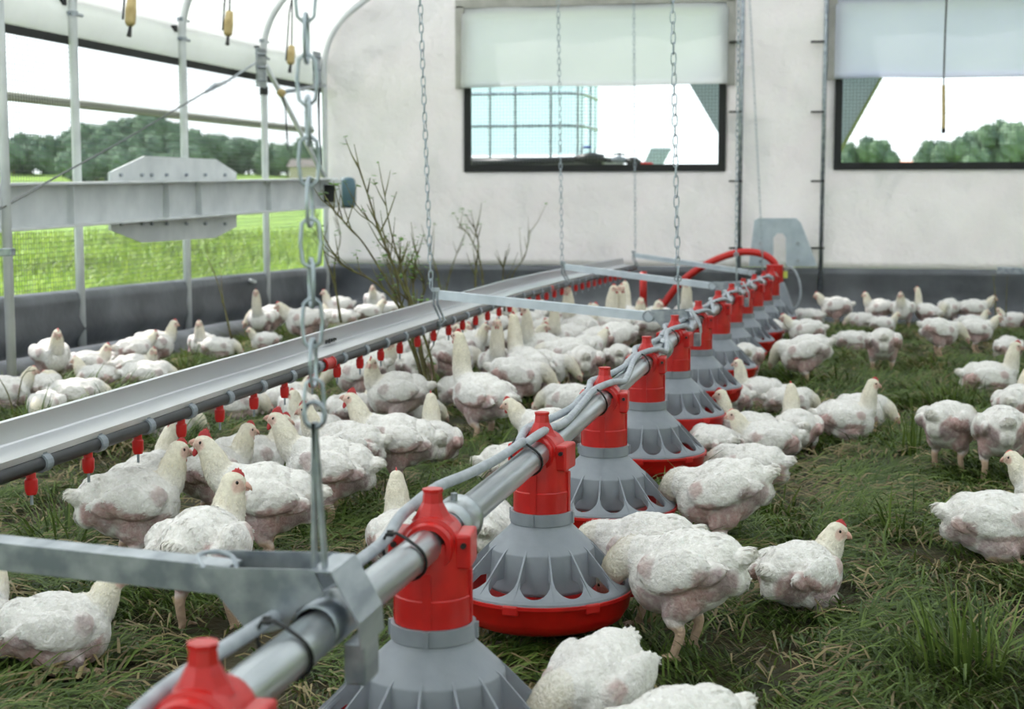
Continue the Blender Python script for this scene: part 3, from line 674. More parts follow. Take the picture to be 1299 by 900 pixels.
def spreader(t, td, zl, label, near=False):
    """bar from drinker hanger to feed tube"""
    c = fline(t); a = Vector((-1.49, td, zl)); b = Vector((c.x-.105, t, c.z+.052+(.010 if near else 0)))
    root = empty('spreader_bar', (a+b)/2, label, 'steel bar', 'cross bars between drinker line and feed tube')
    MB().bar(a, b, .036, .004).bar(a-Vector((0,.016,.015)), b-Vector((0,.016,.015)), .004, .030).build('angle_bar', M['galv' if near else 'bar'], root)
    # wire loop at the bar end
    if near: MB().tube(smooth_path([b+Vector((-.02,-.034,.002)), b+Vector((-.034,-.02,.014)), b+Vector((-.018,.0,.014)), b+Vector((-.0,.0,.006)), b+Vector((.014,-.03,-.010)), b+Vector((.022,-.036,-.022)), b+Vector((.008,-.036,-.018)), b+Vector((-.02,-.034,.002))]), .0028, 6).build('spring_clip', M['galv'], root, smooth=True)
    else: MB().tube([b+Vector((-.03+.02*math.cos(q), -.02, -.01+.02*math.sin(q))) for q in np.linspace(0, 6.28, 12, endpoint=False)], .003, 5, closed=True).build('wire_ring', M['galv'], root)
def saddle(t, label, dz=0):
    c = fline(t)+Vector((0,0,dz)); root = empty('saddle_bracket', c-Vector((0,0,.06)), label, 'bracket', 'saddle brackets on the feed tube')
    for dy in (-.040, .040):
        MB().add([c+Vector((x, dy, z)) for x, z in ((-.135,.062),(.0,.066),(.012,.040),(-.018,.022),(-.030,.002),(-.062,-.008),(-.08,.0))], [tuple(range(7))]).build('side_plate', M['galv'], root, solid=.002)
    mb = MB(); mb.sweep([(-.004,.064),(.020,.064),(.050,.010),(.052,-.018)], [c+Vector((0,-.042,0)), c+Vector((0,.042,0))]); mb.build('cover_plate', M['galv'], root, solid=.0022)
    MB().box(c+Vector((.040,0,-.040)), (.024,.05,.046)).build('lug', M['galv'], root, bevel=.002)
    MB().lathe([(.0238,-.038),(.0265,-.038),(.0265,.038),(.0238,.038)], c, 20, axis='Y').build('clamp_ring', M['galv'], root, smooth=True)
def hanger(td, z, label):
    c = dline(td); root = empty('drinker_hanger', c, label, 'hanger', 'bent hangers of the drinker line')
    for dx in (-.006, .010): MB().tube([Vector((-1.492+dx*.6, td-.02, z)), Vector((-1.492+dx, td-.02, z-.055)), Vector((-1.480+dx, td+.0, c.z+.045)), Vector((-1.468+dx, td, c.z+.022)), Vector((-1.482+dx, td, c.z+.003))], .0045, 6).build('bent_rod', M['galv'], root)
    MB().box((-1.49, td-.02, z), (.03,.012,.014)).build('hook_plate', M['galv'], root)
saddle(1.56, 'galvanised saddle bracket nearest the camera, with lower lug', .006)
saddle(5.52, 'galvanised saddle bracket between the fifth and sixth feeder')
saddle(8.0, 'galvanised saddle bracket far down the feeder row')
pa, pb = on_y(0, 688, 1.6), on_y(330, 733, 1.56); za = pa.z+(pa.z-pb.z)/(pb.x-pa.x)*(pa.x+1.49)
spreader(1.56, 1.62, za, 'steel cross bar in the left foreground, blurred', True)
spreader(5.52, 5.62, on_x(547,371,-1.49).z, 'steel cross bar crossing the middle of the picture'); spreader(8.0, 8.35, on_x(713,336,-1.49).z, 'second steel cross bar behind, over the heads of the hens')
spreader(10.5, 11.3, on_x(806,321,-1.49).z, 'farthest steel cross bar before the back wall')
hanger(5.62, on_x(547,369,-1.49).z, 'bent steel hanger on the drinker line under the leftmost sharp chain')
hanger(8.35, on_x(713,334,-1.49).z, 'bent steel hanger on the drinker line, farther back'); hanger(11.3, on_x(806,319,-1.49).z, 'bent steel hanger at the far end of the drinker line')
# near chain with its flat hook rod
b = fline(1.54)+Vector((0,0,.06)); tt = on_y(379, -120, 1.54); tb = on_y(399, 536, 1.54)
chain(Vector((tt.x, 1.54, 1.75)), tb, 0.054, .0021, chain_m, 'large blurred zinc chain in the left foreground', .3)
root = empty('hook_rod', b, 'flat steel hook rod between the blurred chain and the nearest bracket', 'rod')
for dx in (-.006, .007): MB().bar(tb+Vector((0,0,-.0)), b+Vector((dx,0,0)), .004, .010, up=(0,1,0)).build('flat_bar', M['galv'], root)
MB().tube([tb+Vector((.012*math.cos(q), 0, .008+.014*math.sin(q))) for q in np.linspace(0, 6.28, 12, endpoint=False)], .0028, 6, closed=True).build('eye', M['galv'], root)
def rod_chain(px0, px1, py1, Y, zb, X=None, label='', rod=True, link=.046, r=.0022):
    tp = on_y(px0, 0, Y); bt = on_y(px1, py1, Y); d = (tp-bt); tp = bt+d*((ZT-bt.z)/d.z)
    chain(tp, bt, link, r, chain_m, label, px0*.1)
    if rod:
        root = empty('hook_rod', (bt.x, Y, zb), 'thin hook rod under the %s' % label, 'rod'); MB().tube([bt, Vector((bt.x+.004, Y, zb))], .0045, 6).build('rod_bar', M['galv'], root)
        MB().tube([bt+Vector((.012*math.cos(q), 0, .01*math.sin(q)-.005)) for q in np.linspace(0, 6.28, 10, endpoint=False)], .003, 5, closed=True).build('eye', M['galv'], root)
rod_chain(533, 547, 366, 5.62, 0, label='leftmost sharp zinc chain, over the shrub side', rod=False, link=.042)
rod_chain(708, 713, 331, 8.35, 0, label='thin chain before the middle of the left window', rod=False, link=.04)
rod_chain(804, 806, 316, 11.3, 0, label='faint far chain before the right part of the left window', rod=False, link=.04)
rod_chain(853, 860, 352, 5.52, fline(5.52).z+.06, label='zinc chain with rod over the middle bracket', link=.046)
rod_chain(937, 934, 322, 8.0, fline(8.0).z+.06, label='chain over the far bracket beside the wall pipe', link=.04)
rod_chain(951, 967, 318, 10.5, fline(10.5).z+.06, label='faintest chain, slanting to the end of the feeder row', link=.036, r=.0016)
rod_chain(1080, 1084, -60, 5.52, 2.9, label='x', rod=False) if False else None
# winch tubes the chains hang from
for x, lb in ((-.98, 'galvanised winch tube high over the two lines'),):
    for Y in (1.5, 5.57, 8.2, 10.9):
        mb = MB(); zz = 1.75 if Y == 1.5 else ZT
        if Y == 1.5: continue
        mb.tube([(-4.0, Y, ZT+.02), (4.0, Y, ZT+.02)], .02, 8); mb.tube([(-3.2, Y, ZT+.02), (-3.2, Y, roof_z(-3.2)-.02)], .012, 6); mb.tube([(3.2, Y, ZT+.02), (3.2, Y, roof_z(3.2)-.02)], .012, 6)
        o = mb.build('winch_tube', M['galv'], smooth=True); centred(o); tag(o, 'high cross tube that the %s hang from' % {5.57: 'middle pair of chains', 8.2: 'far pair of chains', 10.9: 'farthest chains'}[Y], 'tube')
# ------------------------------------------------------------------ hens
def V3(*a): return Vector(a)
def blob_mesh(mb, voxel, smooth_it):
    me = mb.mesh('tmp', None); o = bpy.data.objects.new('tmp', me); C.objects.link(o)
    r = o.modifiers.new('r', 'REMESH'); r.mode = 'VOXEL'; r.voxel_size = voxel; r.use_smooth_shade = True
    s = o.modifiers.new('s', 'SMOOTH'); s.factor = .5; s.iterations = smooth_it
    dg = bpy.context.evaluated_depsgraph_get(); dg.update()
    out = bpy.data.meshes.new_from_object(o.evaluated_get(dg), depsgraph=dg)
    bpy.data.objects.remove(o); bpy.data.meshes.remove(me)
    return out
def chain_blob(mb, pts, rs, n=12, steps=5):
    P = smooth_path([Vector(p) for p in pts], steps); R2 = []
    for i in range(len(pts)-1):
        for k in range(steps): R2.append(rs[i]+(rs[i+1]-rs[i])*k/steps)
    R2.append(rs[-1])
    mb.tube(P, R2, n); mb.ell(P[0], (R2[0],)*3, 10, 6); mb.ell(P[-1], (R2[-1],)*3, 10, 6)
    return P, R2
def rotm(yaw=0, pitch=0, roll=0): return Matrix.Rotation(yaw, 3, 'Z') @ Matrix.Rotation(-pitch, 3, 'Y') @ Matrix.Rotation(roll, 3, 'X')
def build_hen(name, sit, neck, head, hyaw, hpitch, seed, bare=1.0, pitch=0, comb='red', legx=(0,0), voxel=.0042, plume=5200, lean=0):
    """+x is forward; neck: list of points after the shoulder; head: centre"""
    rnd = random.Random(seed); Z = .165 if not sit else .088
    B = rotm(0, math.radians(pitch)); c0 = V3(0, 0, Z)
    def b(x, y, z): return c0+B @ V3(x, y, z)
    mb = MB()
    mb.ell(b(-.005,0,0), (.106,.080 if not sit else .088,.082 if not sit else .078), 20, 14, B)
    mb.ell(b(.052,0,-.008), (.068,.068,.072), 16, 12, B)
    mb.ell(b(.02,0,-.03), (.085,.060,.052), 16, 12, B)
    mb.ell(b(-.072,0,.010), (.058,.060,.062), 14, 10, B)
    T = rotm(0, math.radians(pitch-26)); mb.ell(b(-.116,0,.018), (.042,.030,.021), 12, 8, T); mb.ell(b(-.10,0,-.016), (.035,.035,.034), 12, 8, B)
    # neck
    sh = [b(.045,0,.018), b(.082,0,.030)]
    pts = sh+[V3(*p) for p in neck]+[V3(*head)]
    n = len(pts); rs = [.052,.045]+[.040-.011*(i+1)/(n-2) for i in range(n-3)]+[.0225]
    if n >= 4: rs[2] = .037
    NP, NR = chain_blob(mb, pts, rs)
    Hm = rotm(math.radians(hyaw), math.radians(hpitch)); H = V3(*head)
    def h(x, y, z): return H+Hm @ V3(x, y, z)
    mb.ell(h(.004,0,.003), (.0272,.0198,.0212), 14, 10, Hm); mb.ell(h(.016,0,-.004), (.0175,.0138,.0135), 12, 8, Hm)
    # wings
    for s in (-1, 1):
        W = rotm(s*math.radians(-6), math.radians(pitch-10+rnd.uniform(-3,3)), s*math.radians(8))
        mb.ell(b(-.010, s*.074, .014), (.078,.021,.041), 18, 10, W); mb.ell(b(-.066, s*.064, .004), (.055,.014,.024), 14, 8, W)
        mb.ell(b(.045, s*.064, .018), (.032,.018,.030), 12, 8, W)
    # legs
    for i, s in enumerate((-1, 1)):
        if not sit:
            lx = legx[i]
            P = [b(-.012, s*.040, -.035), V3(.010+lx*.3, s*.050, .088), V3(-.012+lx*.6, s*.048, .062), V3(.004+lx, s*.050, .012)]
            mb.ell(b(-.006, s*.044, -.045), (.044,.030,.044), 12, 8)
            R = [.038,.019,.0115,.0092]; F = V3(.004+lx, s*.050, .008)
        else:
            P = [b(.0, s*.052, -.035), V3(.035, s*.062, .040), V3(-.02, s*.060, .018), V3(.05, s*.060, .012)]
            mb.ell(b(-.0, s*.054, -.035), (.058,.032,.042), 12, 8)
            R = [.036,.026,.013,.009]; F = V3(.055, s*.060, .008)
        chain_blob(mb, P, R, 10, 3)
        for a, L in ((-28,.040),(0,.048),(28,.040),(180,.020)):
            a = math.radians(a)+s*.12; d = V3(math.cos(a), math.sin(a), 0)
            mb.tube([F, F+d*L*.5+V3(0,0,.003), F+d*L+V3(0,0,-.003)], [.0068,.0055,.0038], 6)
    me = blob_mesh(mb, voxel, 5)
    nv = len(me.vertices); co = np.empty(nv*3); me.vertices.foreach_get('co', co); co = co.reshape(-1, 3)
    no = np.empty(nv*3); me.vertices.foreach_get('normal', no); no = no.reshape(-1, 3)
    # masks
    Bi = B.inverted(); lo = (co-np.array(c0)) @ np.array(Bi).T
    Hi = Hm.inverted(); hl = (co-np.array(H)) @ np.array(Hi).T
    npts = np.array([list(p) for p in NP]); dn = np.linalg.norm(co[:, None, :]-npts[None], axis=2); ni = dn.argmin(1)/(len(NP)-1); dnm = dn.min(1)
    nz = np.array([noise.noise(Vector(c*38)+Vector((seed, 0, 0))) for c in co]); nz2 = np.array([noise.noise(Vector(c*14)+Vector((0, seed, 0))) for c in co])
    nz3 = np.array([noise.noise(Vector(c*90)+Vector((0, 0, seed))) for c in co])
    def sstep(x, a, b_): t = np.clip((x-a)/(b_-a), 0, 1); return t*t*(3-2*t)
    legz = .078 if not sit else .030
    footy = sstep(legz-co[:,2]+.012*nz, 0, .012)*(1 if not sit else 1)
    if sit: footy = footy*sstep(co[:,0]*0+np.abs(co[:,1]), .045, .055)*sstep(.030-co[:,2], 0, .006)
    nearneck = (ni > .42) & (dnm < .05)
    bodym = 1-nearneck
    # bare flank below the wing, and bare rump side
    fl = sstep(.040-np.abs(lo[:,2]+.050)+.020*nz2+.012*nz, 0, .010)*sstep(.082-np.abs(lo[:,0]-.012)+.03*nz2, 0, .02)*sstep(np.abs(lo[:,1]), .026, .04)
    rp = sstep(.050-np.hypot(lo[:,0]+.088, (lo[:,2]+.022)*1.0)+.016*nz2+.010*nz, 0, .014)*sstep(np.abs(lo[:,1]), .014, .028)
    sp = sstep(.026-np.hypot(lo[:,0]-.052, lo[:,2]-.026)+.012*nz, 0, .012)*sstep(np.abs(lo[:,1]), .05, .062)
    bl = sstep(-lo[:,2]-.062+.01*nz, 0, .01)
    skin = np.clip(np.maximum.reduce([fl, rp, sp*.75, bl*.5])*bare, 0, 1)*bodym*(1-footy)
    skin *= np.clip(.78+.5*nz3, 0, 1)
    face = sstep(.016-np.hypot(hl[:,0]-.016, hl[:,2]+.001)+.003*nz3, 0, .006)*(dnm < .05)
    cre = np.where(nearneck, .95, 0)*np.clip((ni-.3)*2, 0, 1)
    tail = sstep(-lo[:,0], .12, .15)*.25
    white = np.array([.88,.85,.82]); cream = np.array([.84,.77,.61]); pink = np.array([.47,.235,.215]); mauve = np.array([.35,.225,.235]); leg = np.array([.60,.42,.31]); fc = np.array([.66,.36,.31])
    cre = np.maximum(cre, tail)[:, None]*(0.85+.25*nz2[:, None])
    col = white*(1-cre)+cream*cre
    col = col*(1-.05*np.clip(nz+.2, 0, 1))[:, None]
    mixs = np.clip(.5+nz2*1.5, 0, 1)[:, None]; sk = pink*mixs+mauve*(1-mixs)
    stub = (nz3 > .15)[:, None]*.35; sk = sk*(1-stub)+np.array([.62,.52,.50])*stub
    col = col*(1-skin[:, None])+sk*skin[:, None]
    face = face[:, None]*.65; col = col*(1-face)+fc*face
    footy = footy[:, None]; col = col*(1-footy)+leg*footy
    # ragged down
    amp = (.0016*(1-skin)*(1-footy[:,0])*(1-face[:,0]))*np.where(nearneck, .5, 1.2)
    co2 = co+no*(amp*(nz*1.3+nz3))[:, None]
    me.vertices.foreach_set('co', co2.ravel())
    at = me.color_attributes.new('col', 'FLOAT_COLOR', 'POINT'); at.data.foreach_set('color', np.hstack([col, np.ones((nv, 1))]).astype(np.float32).ravel())
    me.materials.clear(); me.materials.append(M['bird']); me.name = name
    root = bpy.data.objects.new('hen', me); C.objects.link(root)
    # plumage: short overlapping feathers
    r2 = np.random.RandomState(seed); ok = np.where((skin < .12) & (footy[:,0] < .3) & (face[:,0] < .3))[0]
    if plume:
        idx = r2.choice(ok, min(plume, len(ok)), replace=False); p = co2[idx]; n_ = no[idx]; nn = nearneck[idx]
        flow = np.tile(np.array(B @ V3(-1, 0, -.28)), (len(idx), 1))
        seg = np.vstack([npts[1:]-npts[:-1], (npts[-1]-npts[-2])[None]]); seg /= np.linalg.norm(seg, axis=1)[:, None]
        k = (ni[idx]*(len(npts)-1)).astype(int); flow[nn] = -seg[k][nn]
        flow = flow+r2.normal(0, .15, flow.shape); flow -= n_*(flow*n_).sum(1)[:, None]; flow /= np.linalg.norm(flow, axis=1)[:, None]+1e-9
        lift = np.where(nn, .30, .07)*r2.uniform(.0, 2.2, len(idx)); d = flow+n_*lift[:, None]; d /= np.linalg.norm(d, axis=1)[:, None]
        hd_ = (np.linalg.norm(hl[idx], axis=1) < .035)
        L = np.where(nn, .0075, .0115)*r2.uniform(.6, 1.5, len(idx)); L[hd_] *= .5; Wd = np.where(nn, .0014, .0026)*r2.uniform(.7, 1.3, len(idx))
        tl = lo[idx][:,0] < -.12; L[tl] *= 1.3; 
        sd_ = np.cross(d, n_); sd_ /= np.linalg.norm(sd_, axis=1)[:, None]+1e-9
        p0 = p-n_*.0012; a = p0-sd_*Wd[:,None]*.6; b2 = p0+sd_*Wd[:,None]*.6; m1 = p0+d*L[:,None]*.6-sd_*Wd[:,None]; m2 = p0+d*L[:,None]*.6+sd_*Wd[:,None]; tp = p0+d*L[:,None]-n_*L[:,None]*.12
        vs = np.stack([a, b2, m2, tp, m1], 1).reshape(-1, 3); N = len(idx)
        pm = bpy.data.meshes.new('plumage'); pm.vertices.add(N*5); pm.vertices.foreach_set('co', vs.ravel())
        pm.loops.add(N*5); pm.loops.foreach_set('vertex_index', np.arange(N*5)); pm.polygons.add(N); pm.polygons.foreach_set('loop_start', np.arange(N)*5); pm.polygons.foreach_set('loop_total', np.full(N, 5))
        pm.update(); pc = np.clip(col[idx]*r2.uniform(.97, 1.10, (N, 1)), 0, .92); pc = np.repeat(pc, 5, 0)
        pa = pm.color_attributes.new('col', 'FLOAT_COLOR', 'POINT'); pa.data.foreach_set('color', np.hstack([pc, np.ones((N*5, 1))]).astype(np.float32).ravel())
        pm.materials.append(M['feather']); po = bpy.data.objects.new('plumage', pm); C.objects.link(po); po.parent = root
    # beak, comb, wattle, eyes
    mb = MB(); mb.tube([h(.022,0,.001), h(.031,0,.001), h(.038,0,-.003), h(.0425,0,-.0085)], [.0080,.0065,.0040,.0012], 8); mb.tube([h(.022,0,-.006), h(.031,0,-.0065), h(.037,0,-.0085)], [.006,.0045,.0012], 8)
    mb.build('beak', M['beak'], root, smooth=True)
    mb = MB(); cs = []; ch = {'red': .0115, 'small': .0065, 'big': .017}[comb]
    N = 13; vs = []
    for i in range(N):
        u = i/(N-1); x = .024-.034*u; hh = ch*(.35+.65*math.sin(PI*min(1, u*1.1+.05)))*(1+.30*(i % 2)); base = .014+.005*math.sin(PI*u)
        for y, z in ((-.0026, base), (-.0018, base+hh*.7), (0, base+hh), (.0018, base+hh*.7), (.0026, base)): vs.append(h(x, y, z))
    mb.add(vs, [(i*5+k, i*5+k+1, (i+1)*5+k+1, (i+1)*5+k) for i in range(N-1) for k in range(4)]+[(0,1,2,3,4), tuple((N-1)*5+k for k in range(5))])
    mb.build('comb', M['comb'] if comb != 'small' else M['palecomb'], root, smooth=True)
    for s in (-1, 1):
        if comb != 'small': MB().ell(h(.020, s*.006, -.019), (.006,.0028,.008 if comb == 'red' else .012), 8, 6, Hm).build('wattle', M['comb'], root, smooth=True)
        MB().ell(h(.0125, s*.0162, .0055), (.0040,.0028,.0040), 10, 8, Hm).build('eye', M['eye'], root, smooth=True)
    return root
HP = {}
def spec(k, **kw): HP[k] = build_hen('hen_'+k, **kw)
spec('up',   sit=False, neck=[(.098,0,.212),(.107,0,.245)], head=(.116,0,.276), hyaw=0, hpitch=-8, seed=11)
spec('upr',  sit=False, neck=[(.095,-.004,.212),(.098,-.010,.245)], head=(.098,-.014,.275), hyaw=-75, hpitch=-8, seed=12, legx=(.02,-.01))
spec('upl',  sit=False, neck=[(.095,.004,.212),(.098,.010,.245)], head=(.098,.014,.275), hyaw=75, hpitch=-6, seed=13, bare=.8, legx=(-.01,.02))
spec('tall', sit=False, neck=[(.095,0,.238),(.101,0,.300)], head=(.110,0,.358), hyaw=0, hpitch=14, seed=14, pitch=10, comb='red', legx=(.015,-.01))
spec('drink', sit=False, neck=[(.105,0,.215),(.122,0,.250)], head=(.140,0,.284), hyaw=0, hpitch=18, seed=24, pitch=6, comb='big', legx=(.012,-.01))
spec('mid',  sit=False, neck=[(.112,0,.205),(.132,0,.232)], head=(.150,0,.252), hyaw=0, hpitch=-12, seed=15, legx=(-.015,.015))
spec('peck', sit=False, neck=[(.120,0,.185),(.150,0,.160)], head=(.172,0,.128), hyaw=0, hpitch=-52, seed=16, pitch=-8, comb='small')
spec('peckr',sit=False, neck=[(.118,-.012,.180),(.142,-.030,.150)], head=(.158,-.045,.112), hyaw=-30, hpitch=-60, seed=17, pitch=-12, bare=1, legx=(.02,-.01), comb='small')
spec('sitm', sit=True, neck=[(.098,0,.130),(.112,0,.158)], head=(.125,0,.180), hyaw=0, hpitch=-8, seed=18, comb='small')
spec('sitr', sit=True, neck=[(.094,-.006,.132),(.100,-.014,.158)], head=(.104,-.020,.178), hyaw=-60, hpitch=-10, seed=19, comb='red')
spec('situ', sit=True, neck=[(.092,0,.145),(.098,0,.192)], head=(.106,0,.228), hyaw=0, hpitch=-8, seed=20)
spec('sitt', sit=True, neck=[(.115,0,.105),(.138,0,.088)], head=(.152,0,.066), hyaw=10, hpitch=-40, seed=21, bare=.9, comb='small')
spec('sitb', sit=True, neck=[(.090,.010,.125),(.085,.026,.142)], head=(.075,.040,.150), hyaw=130, hpitch=-20, seed=22, bare=.8, comb='small')
HENS = []
def hen(px, py, kind, hd, s, label, group='hens in the shelter'): HENS.append([px, py, kind, hd, s, label, group])
GR, GB, GF, GL, GC, GN, GX = ('hens on the grass right of the feeders', 'hens near the back wall right of the feeders', 'hens crowding at the feeder pans', 'hens in the sun behind the drinker line', 'hens in the middle crowd', 'hens beneath the near drinker nipples', 'hens right at the back behind the cross bars')
# right of the feeders, front to back
hen(1015,774,'sitr',50,.98,'white hen resting alone on the grass, rear half turned, face in profile to the right',GR)
hen(868,832,'peck',158,1.08,'big hen with bare mauve rump, standing with its head at the first complete feeder',GF)
hen(815,788,'peck',172,1.0,'hen half hidden behind the big bare-rumped one, neck down in the feeder pan',GF)
hen(914,708,'peckr',172,1.08,'white hen standing sideways, head bent to the second complete feeder, both legs showing',GF)
hen(950,627,'sitt',172,1.02,'hen lying with fluffy neck low behind the sideways standing hen',GF)
hen(968,590,'sitm',186,1.0,'hen with a bare pink thigh and one leg stretched out to the right',GF)
hen(1010,572,'situ',104,1.0,'hen facing away with tall cream neck above the pile',GF)
hen(932,575,'situ',184,.98,'hen facing left, its neck rising over a mottled shoulder right of the feeders',GF)
hen(888,585,'sitt',130,.9,'mottled hen squeezed against the third complete feeder cone, head low',GF)
hen(862,556,'sitt',150,.9,'hen wedged at the third complete feeder rim, only back and wing showing',GF)
hen(962,520,'situ',178,.95,'hen with round cream head facing left in the pile right of the feeders',GF)
hen(920,530,'sitm',182,.95,'hen with a pink comb peering left at the grey cones',GF)
hen(1000,532,'sitt',10,.9,'white hump of a hen between the tall cream neck and the standing one',GF)
hen(945,494,'peck',95,1.0,'hen seen from behind with grey bare rump high in the pile by the cones',GF)
hen(912,470,'situ',110,.85,'small hen with yellowish round head close to the grey feeder cone',GF)
hen(1020,492,'peckr',176,1.15,'large hen standing with its tail to the right and bare mauve flank, rear of pile',GF)
hen(1022,452,'mid',186,1.0,'alert hen facing left with a red comb, behind the large standing one',GF)
hen(972,447,'mid',120,.9,'hen with yellowish head up beside the farther cones',GF)
hen(955,440,'sitt',120,.85,'hen showing one white wing against a far grey cone',GF)
hen(1072,560,'situ',8,1.02,'hen sitting in profile with a bright red comb, facing right on the open grass',GR)
hen(1092,545,'sitt',-5,.95,'hen with drooping head right behind the bright red comb',GR)
hen(1203,600,'peck',62,1.05,'plump hen bending away with broad bare brown rump, tail to the left',GR)
hen(1268,612,'peck',100,1.08,'hen seen from the rear at the right edge with pink bare back and both legs',GR)
hen(1290,565,'up',75,1.0,'hen facing away behind the pink-backed one, pale yellow head up',GR)
hen(1335,660,'sitm',178,1.0,'hen cut by the right edge, only its pink face looking in',GR)
hen(1262,710,'sitt',6,1.12,'long white hen lying in the grass at the right edge, tail to the left',GR)
hen(1255,506,'situ',8,1.15,'large hen sitting in long grass with stretched cream neck at the right edge',GR)
hen(1119,477,'peck',92,1.12,'hen seen squarely from behind, standing on bare straw, head hidden',GR)
hen(1080,447,'sitt',12,.9,'small white hen lying left of the one seen squarely from behind',GR)
hen(1278,459,'sitt',100,1.0,'round hen curled up at the right edge above the long cream neck',GR)
hen(1191,454,'peck',15,1.05,'hen with a pink rump standing sideways, legs showing, farther back on the right',GR)
hen(1238,448,'mid',2,.95,'hen walking right with lowered body behind the sitting long-necked one',GR)
hen(1232,425,'sitm',18,.9,'hen in the second row under the grass tuft at right',GB)
hen(1060,416,'mid',182,.98,'hen facing left close to the dark skirt, first right of the grey drop cable',GB)
hen(1026,417,'sitt',160,.95,'hen with its head down beside the end hopper',GB)
hen(1114,416,'up',195,.92,'hen by the back wall looking left next to one facing the camera',GB)
hen(1144,420,'up',262,1.0,'hen by the back wall facing the camera, breast forward',GB)
hen(1092,418,'sitt',185,.8,'small hen sitting low left of the pair at the back wall',GB)
hen(1120,424,'sitm',2,.8,'small hen sitting right in front of the pair at the back wall',GB)
hen(1176,420,'tall',150,.85,'slender hen stretching its neck to the upper left at the back wall',GB)
hen(1199,410,'peck',250,.95,'white round-backed hen right of the stretching one',GB)
hen(1220,408,'mid',2,.95,'hen looking right by the dark skirt, head clear against it',GB)
hen(1274,408,'sitm',200,.85,'hen half behind the grass tuft at the back right',GB)
hen(1293,411,'up',120,.85,'last hen by the right edge under the steel arm',GB)
# bottom edge
hen(736,985,'peckr',240,.93,'hen at the bottom with fluffy round white back, head toward the lower left',GF)
hen(850,1070,'peck',205,.95,'hen cut by the bottom edge, right of the nearest whole feeder',GF)
# left foreground
hen(64,850,'sitm',6,.97,'hen lying in profile facing right at lower left, red comb, foot tucked under',GN)
hen(-30,850,'sitm',60,1.0,'hen cut by the left edge, a strip of breast showing',GN)
hen(262,800,'upr',62,1.12,'hen standing rear-on under the foreground steel bar, face turned right',GN)
hen(168,728,'up',12,1.10,'large hen in profile under the first nipples, neck upright, facing right',GN)
hen(196,684,'drink',60,1.0,'hen behind the large profile one, beak at a red nipple',GN)
hen(338,722,'drink',172,1.12,'hen with big red comb and wattles reaching up left to drink',GN)
hen(262,672,'up',14,1.0,'hen with red comb standing behind the big-wattled one, looking right',GN)
hen(316,648,'up',8,.98,'hen looking down to the right between two upright necks, thin red comb',GN)
hen(418,672,'drink',168,1.10,'hen with raised head looking up left, ragged wing, behind the blurred rod',GN)
hen(438,636,'up',170,1.05,'hen with cream neck just right of the blurred chain',GN)
hen(503,628,'drink',174,1.08,'hen in profile facing left with large bare mauve thigh, center left',GN)
hen(505,552,'upl',178,1.02,'hen with its head turned back to the right, behind the bare-thighed one',GC)
hen(552,592,'situ',98,.95,'small hen crouching rear-on in front of the shrub stem',GC)
hen(528,548,'sitt',20,.8,'hen half hidden behind the shrub stem',GC)
hen(612,563,'tall',140,1.08,'tall hen standing in the open middle, back to the camera, neck straight up',GC)
hen(698,607,'mid',168,1.0,'hen looking left from behind the feed tube, pink face',GF)
hen(655,628,'sitm',20,1.05,'hen with speckled bare wing lying behind the feed tube',GF)
hen(508,722,'situ',95,.95,'hen behind the nearest part of the tube, only fluffy neck and white shoulder showing',GF)
hen(625,712,'sitt',80,.95,'white hen behind the left rim of the first complete feeder',GF)
# sunlit, behind the drinker line
hen(18,492,'up',285,1.0,'hen standing at the left edge in the sun, facing the camera',GL)
hen(66,482,'sitr',10,.95,'hen lying in the sun with pink face to the right, left edge group',GL)
hen(104,478,'sitt',60,.8,'white ball of a hen dozing right of the pink-faced one in the sun',GL)
hen(8,522,'sitm',2,.95,'hen at the left edge just above the channel, pink comb',GL)
hen(52,516,'sitb',40,.9,'hen lying with its head tucked back above the channel, left group',GL)
hen(58,536,'sitt',250,.8,'hen with lowered face touching the channel edge, left group',GL)
hen(98,526,'sitt',8,.95,'flat lying hen with pink side just above the channel',GL)
hen(130,502,'sitm',150,.9,'hen lying in front of the gap in the sunny grass',GL)
hen(165,478,'mid',30,.85,'sunlit hen with rounded white neck, first of the upright trio',GL)
hen(172,486,'sitr',2,.9,'hen with pink face looking right in front of the upright trio',GL)
hen(196,474,'up',4,.95,'hen standing right in the upright trio, head in profile',GL)
hen(180,502,'sitt',12,1.0,'hen with bright pink bare patch crouching just above the channel',GL)
hen(244,452,'situ',262,.9,'small white hen facing the camera by the rolled skirt',GL)
hen(288,434,'tall',255,.95,'tallest sunlit hen, standing by the left skirt with both legs visible',GL)
hen(320,434,'peck',182,1.0,'hen with tail up next to the tallest sunlit one',GL)
hen(278,458,'sitt',350,.85,'white hen lying at the feet of the tallest sunlit one',GL)
hen(336,446,'sitm',190,.75,'small pinkish hen crouched in the grass behind the channel',GL)
hen(388,444,'mid',180,1.1,'cream hen stretching forward to the left behind the blurred chain',GL)
hen(374,414,'up',192,.95,'hen with raised head facing left under the left corner post',GL)
hen(398,416,'sitm',120,.9,'brightly lit hen close behind the raised head',GL)
hen(417,399,'up',262,.95,'overexposed white hen by the corner of the skirts',GL)
hen(432,420,'sitt',182,1.0,'hen with pink patch lying right of the cream stretching one',GL)
hen(468,411,'sitm',10,.95,'hen lying behind the channel among the shrub stems',GL)
hen(492,404,'sitt',170,.9,'hen hidden in the shrub stems, a white patch',GL)
hen(512,394,'sitm',200,.9,'hen far back behind the shrub and hanger',GL)
hen(534,388,'sitt',0,.9,'farthest white back seen above the channel',GL)
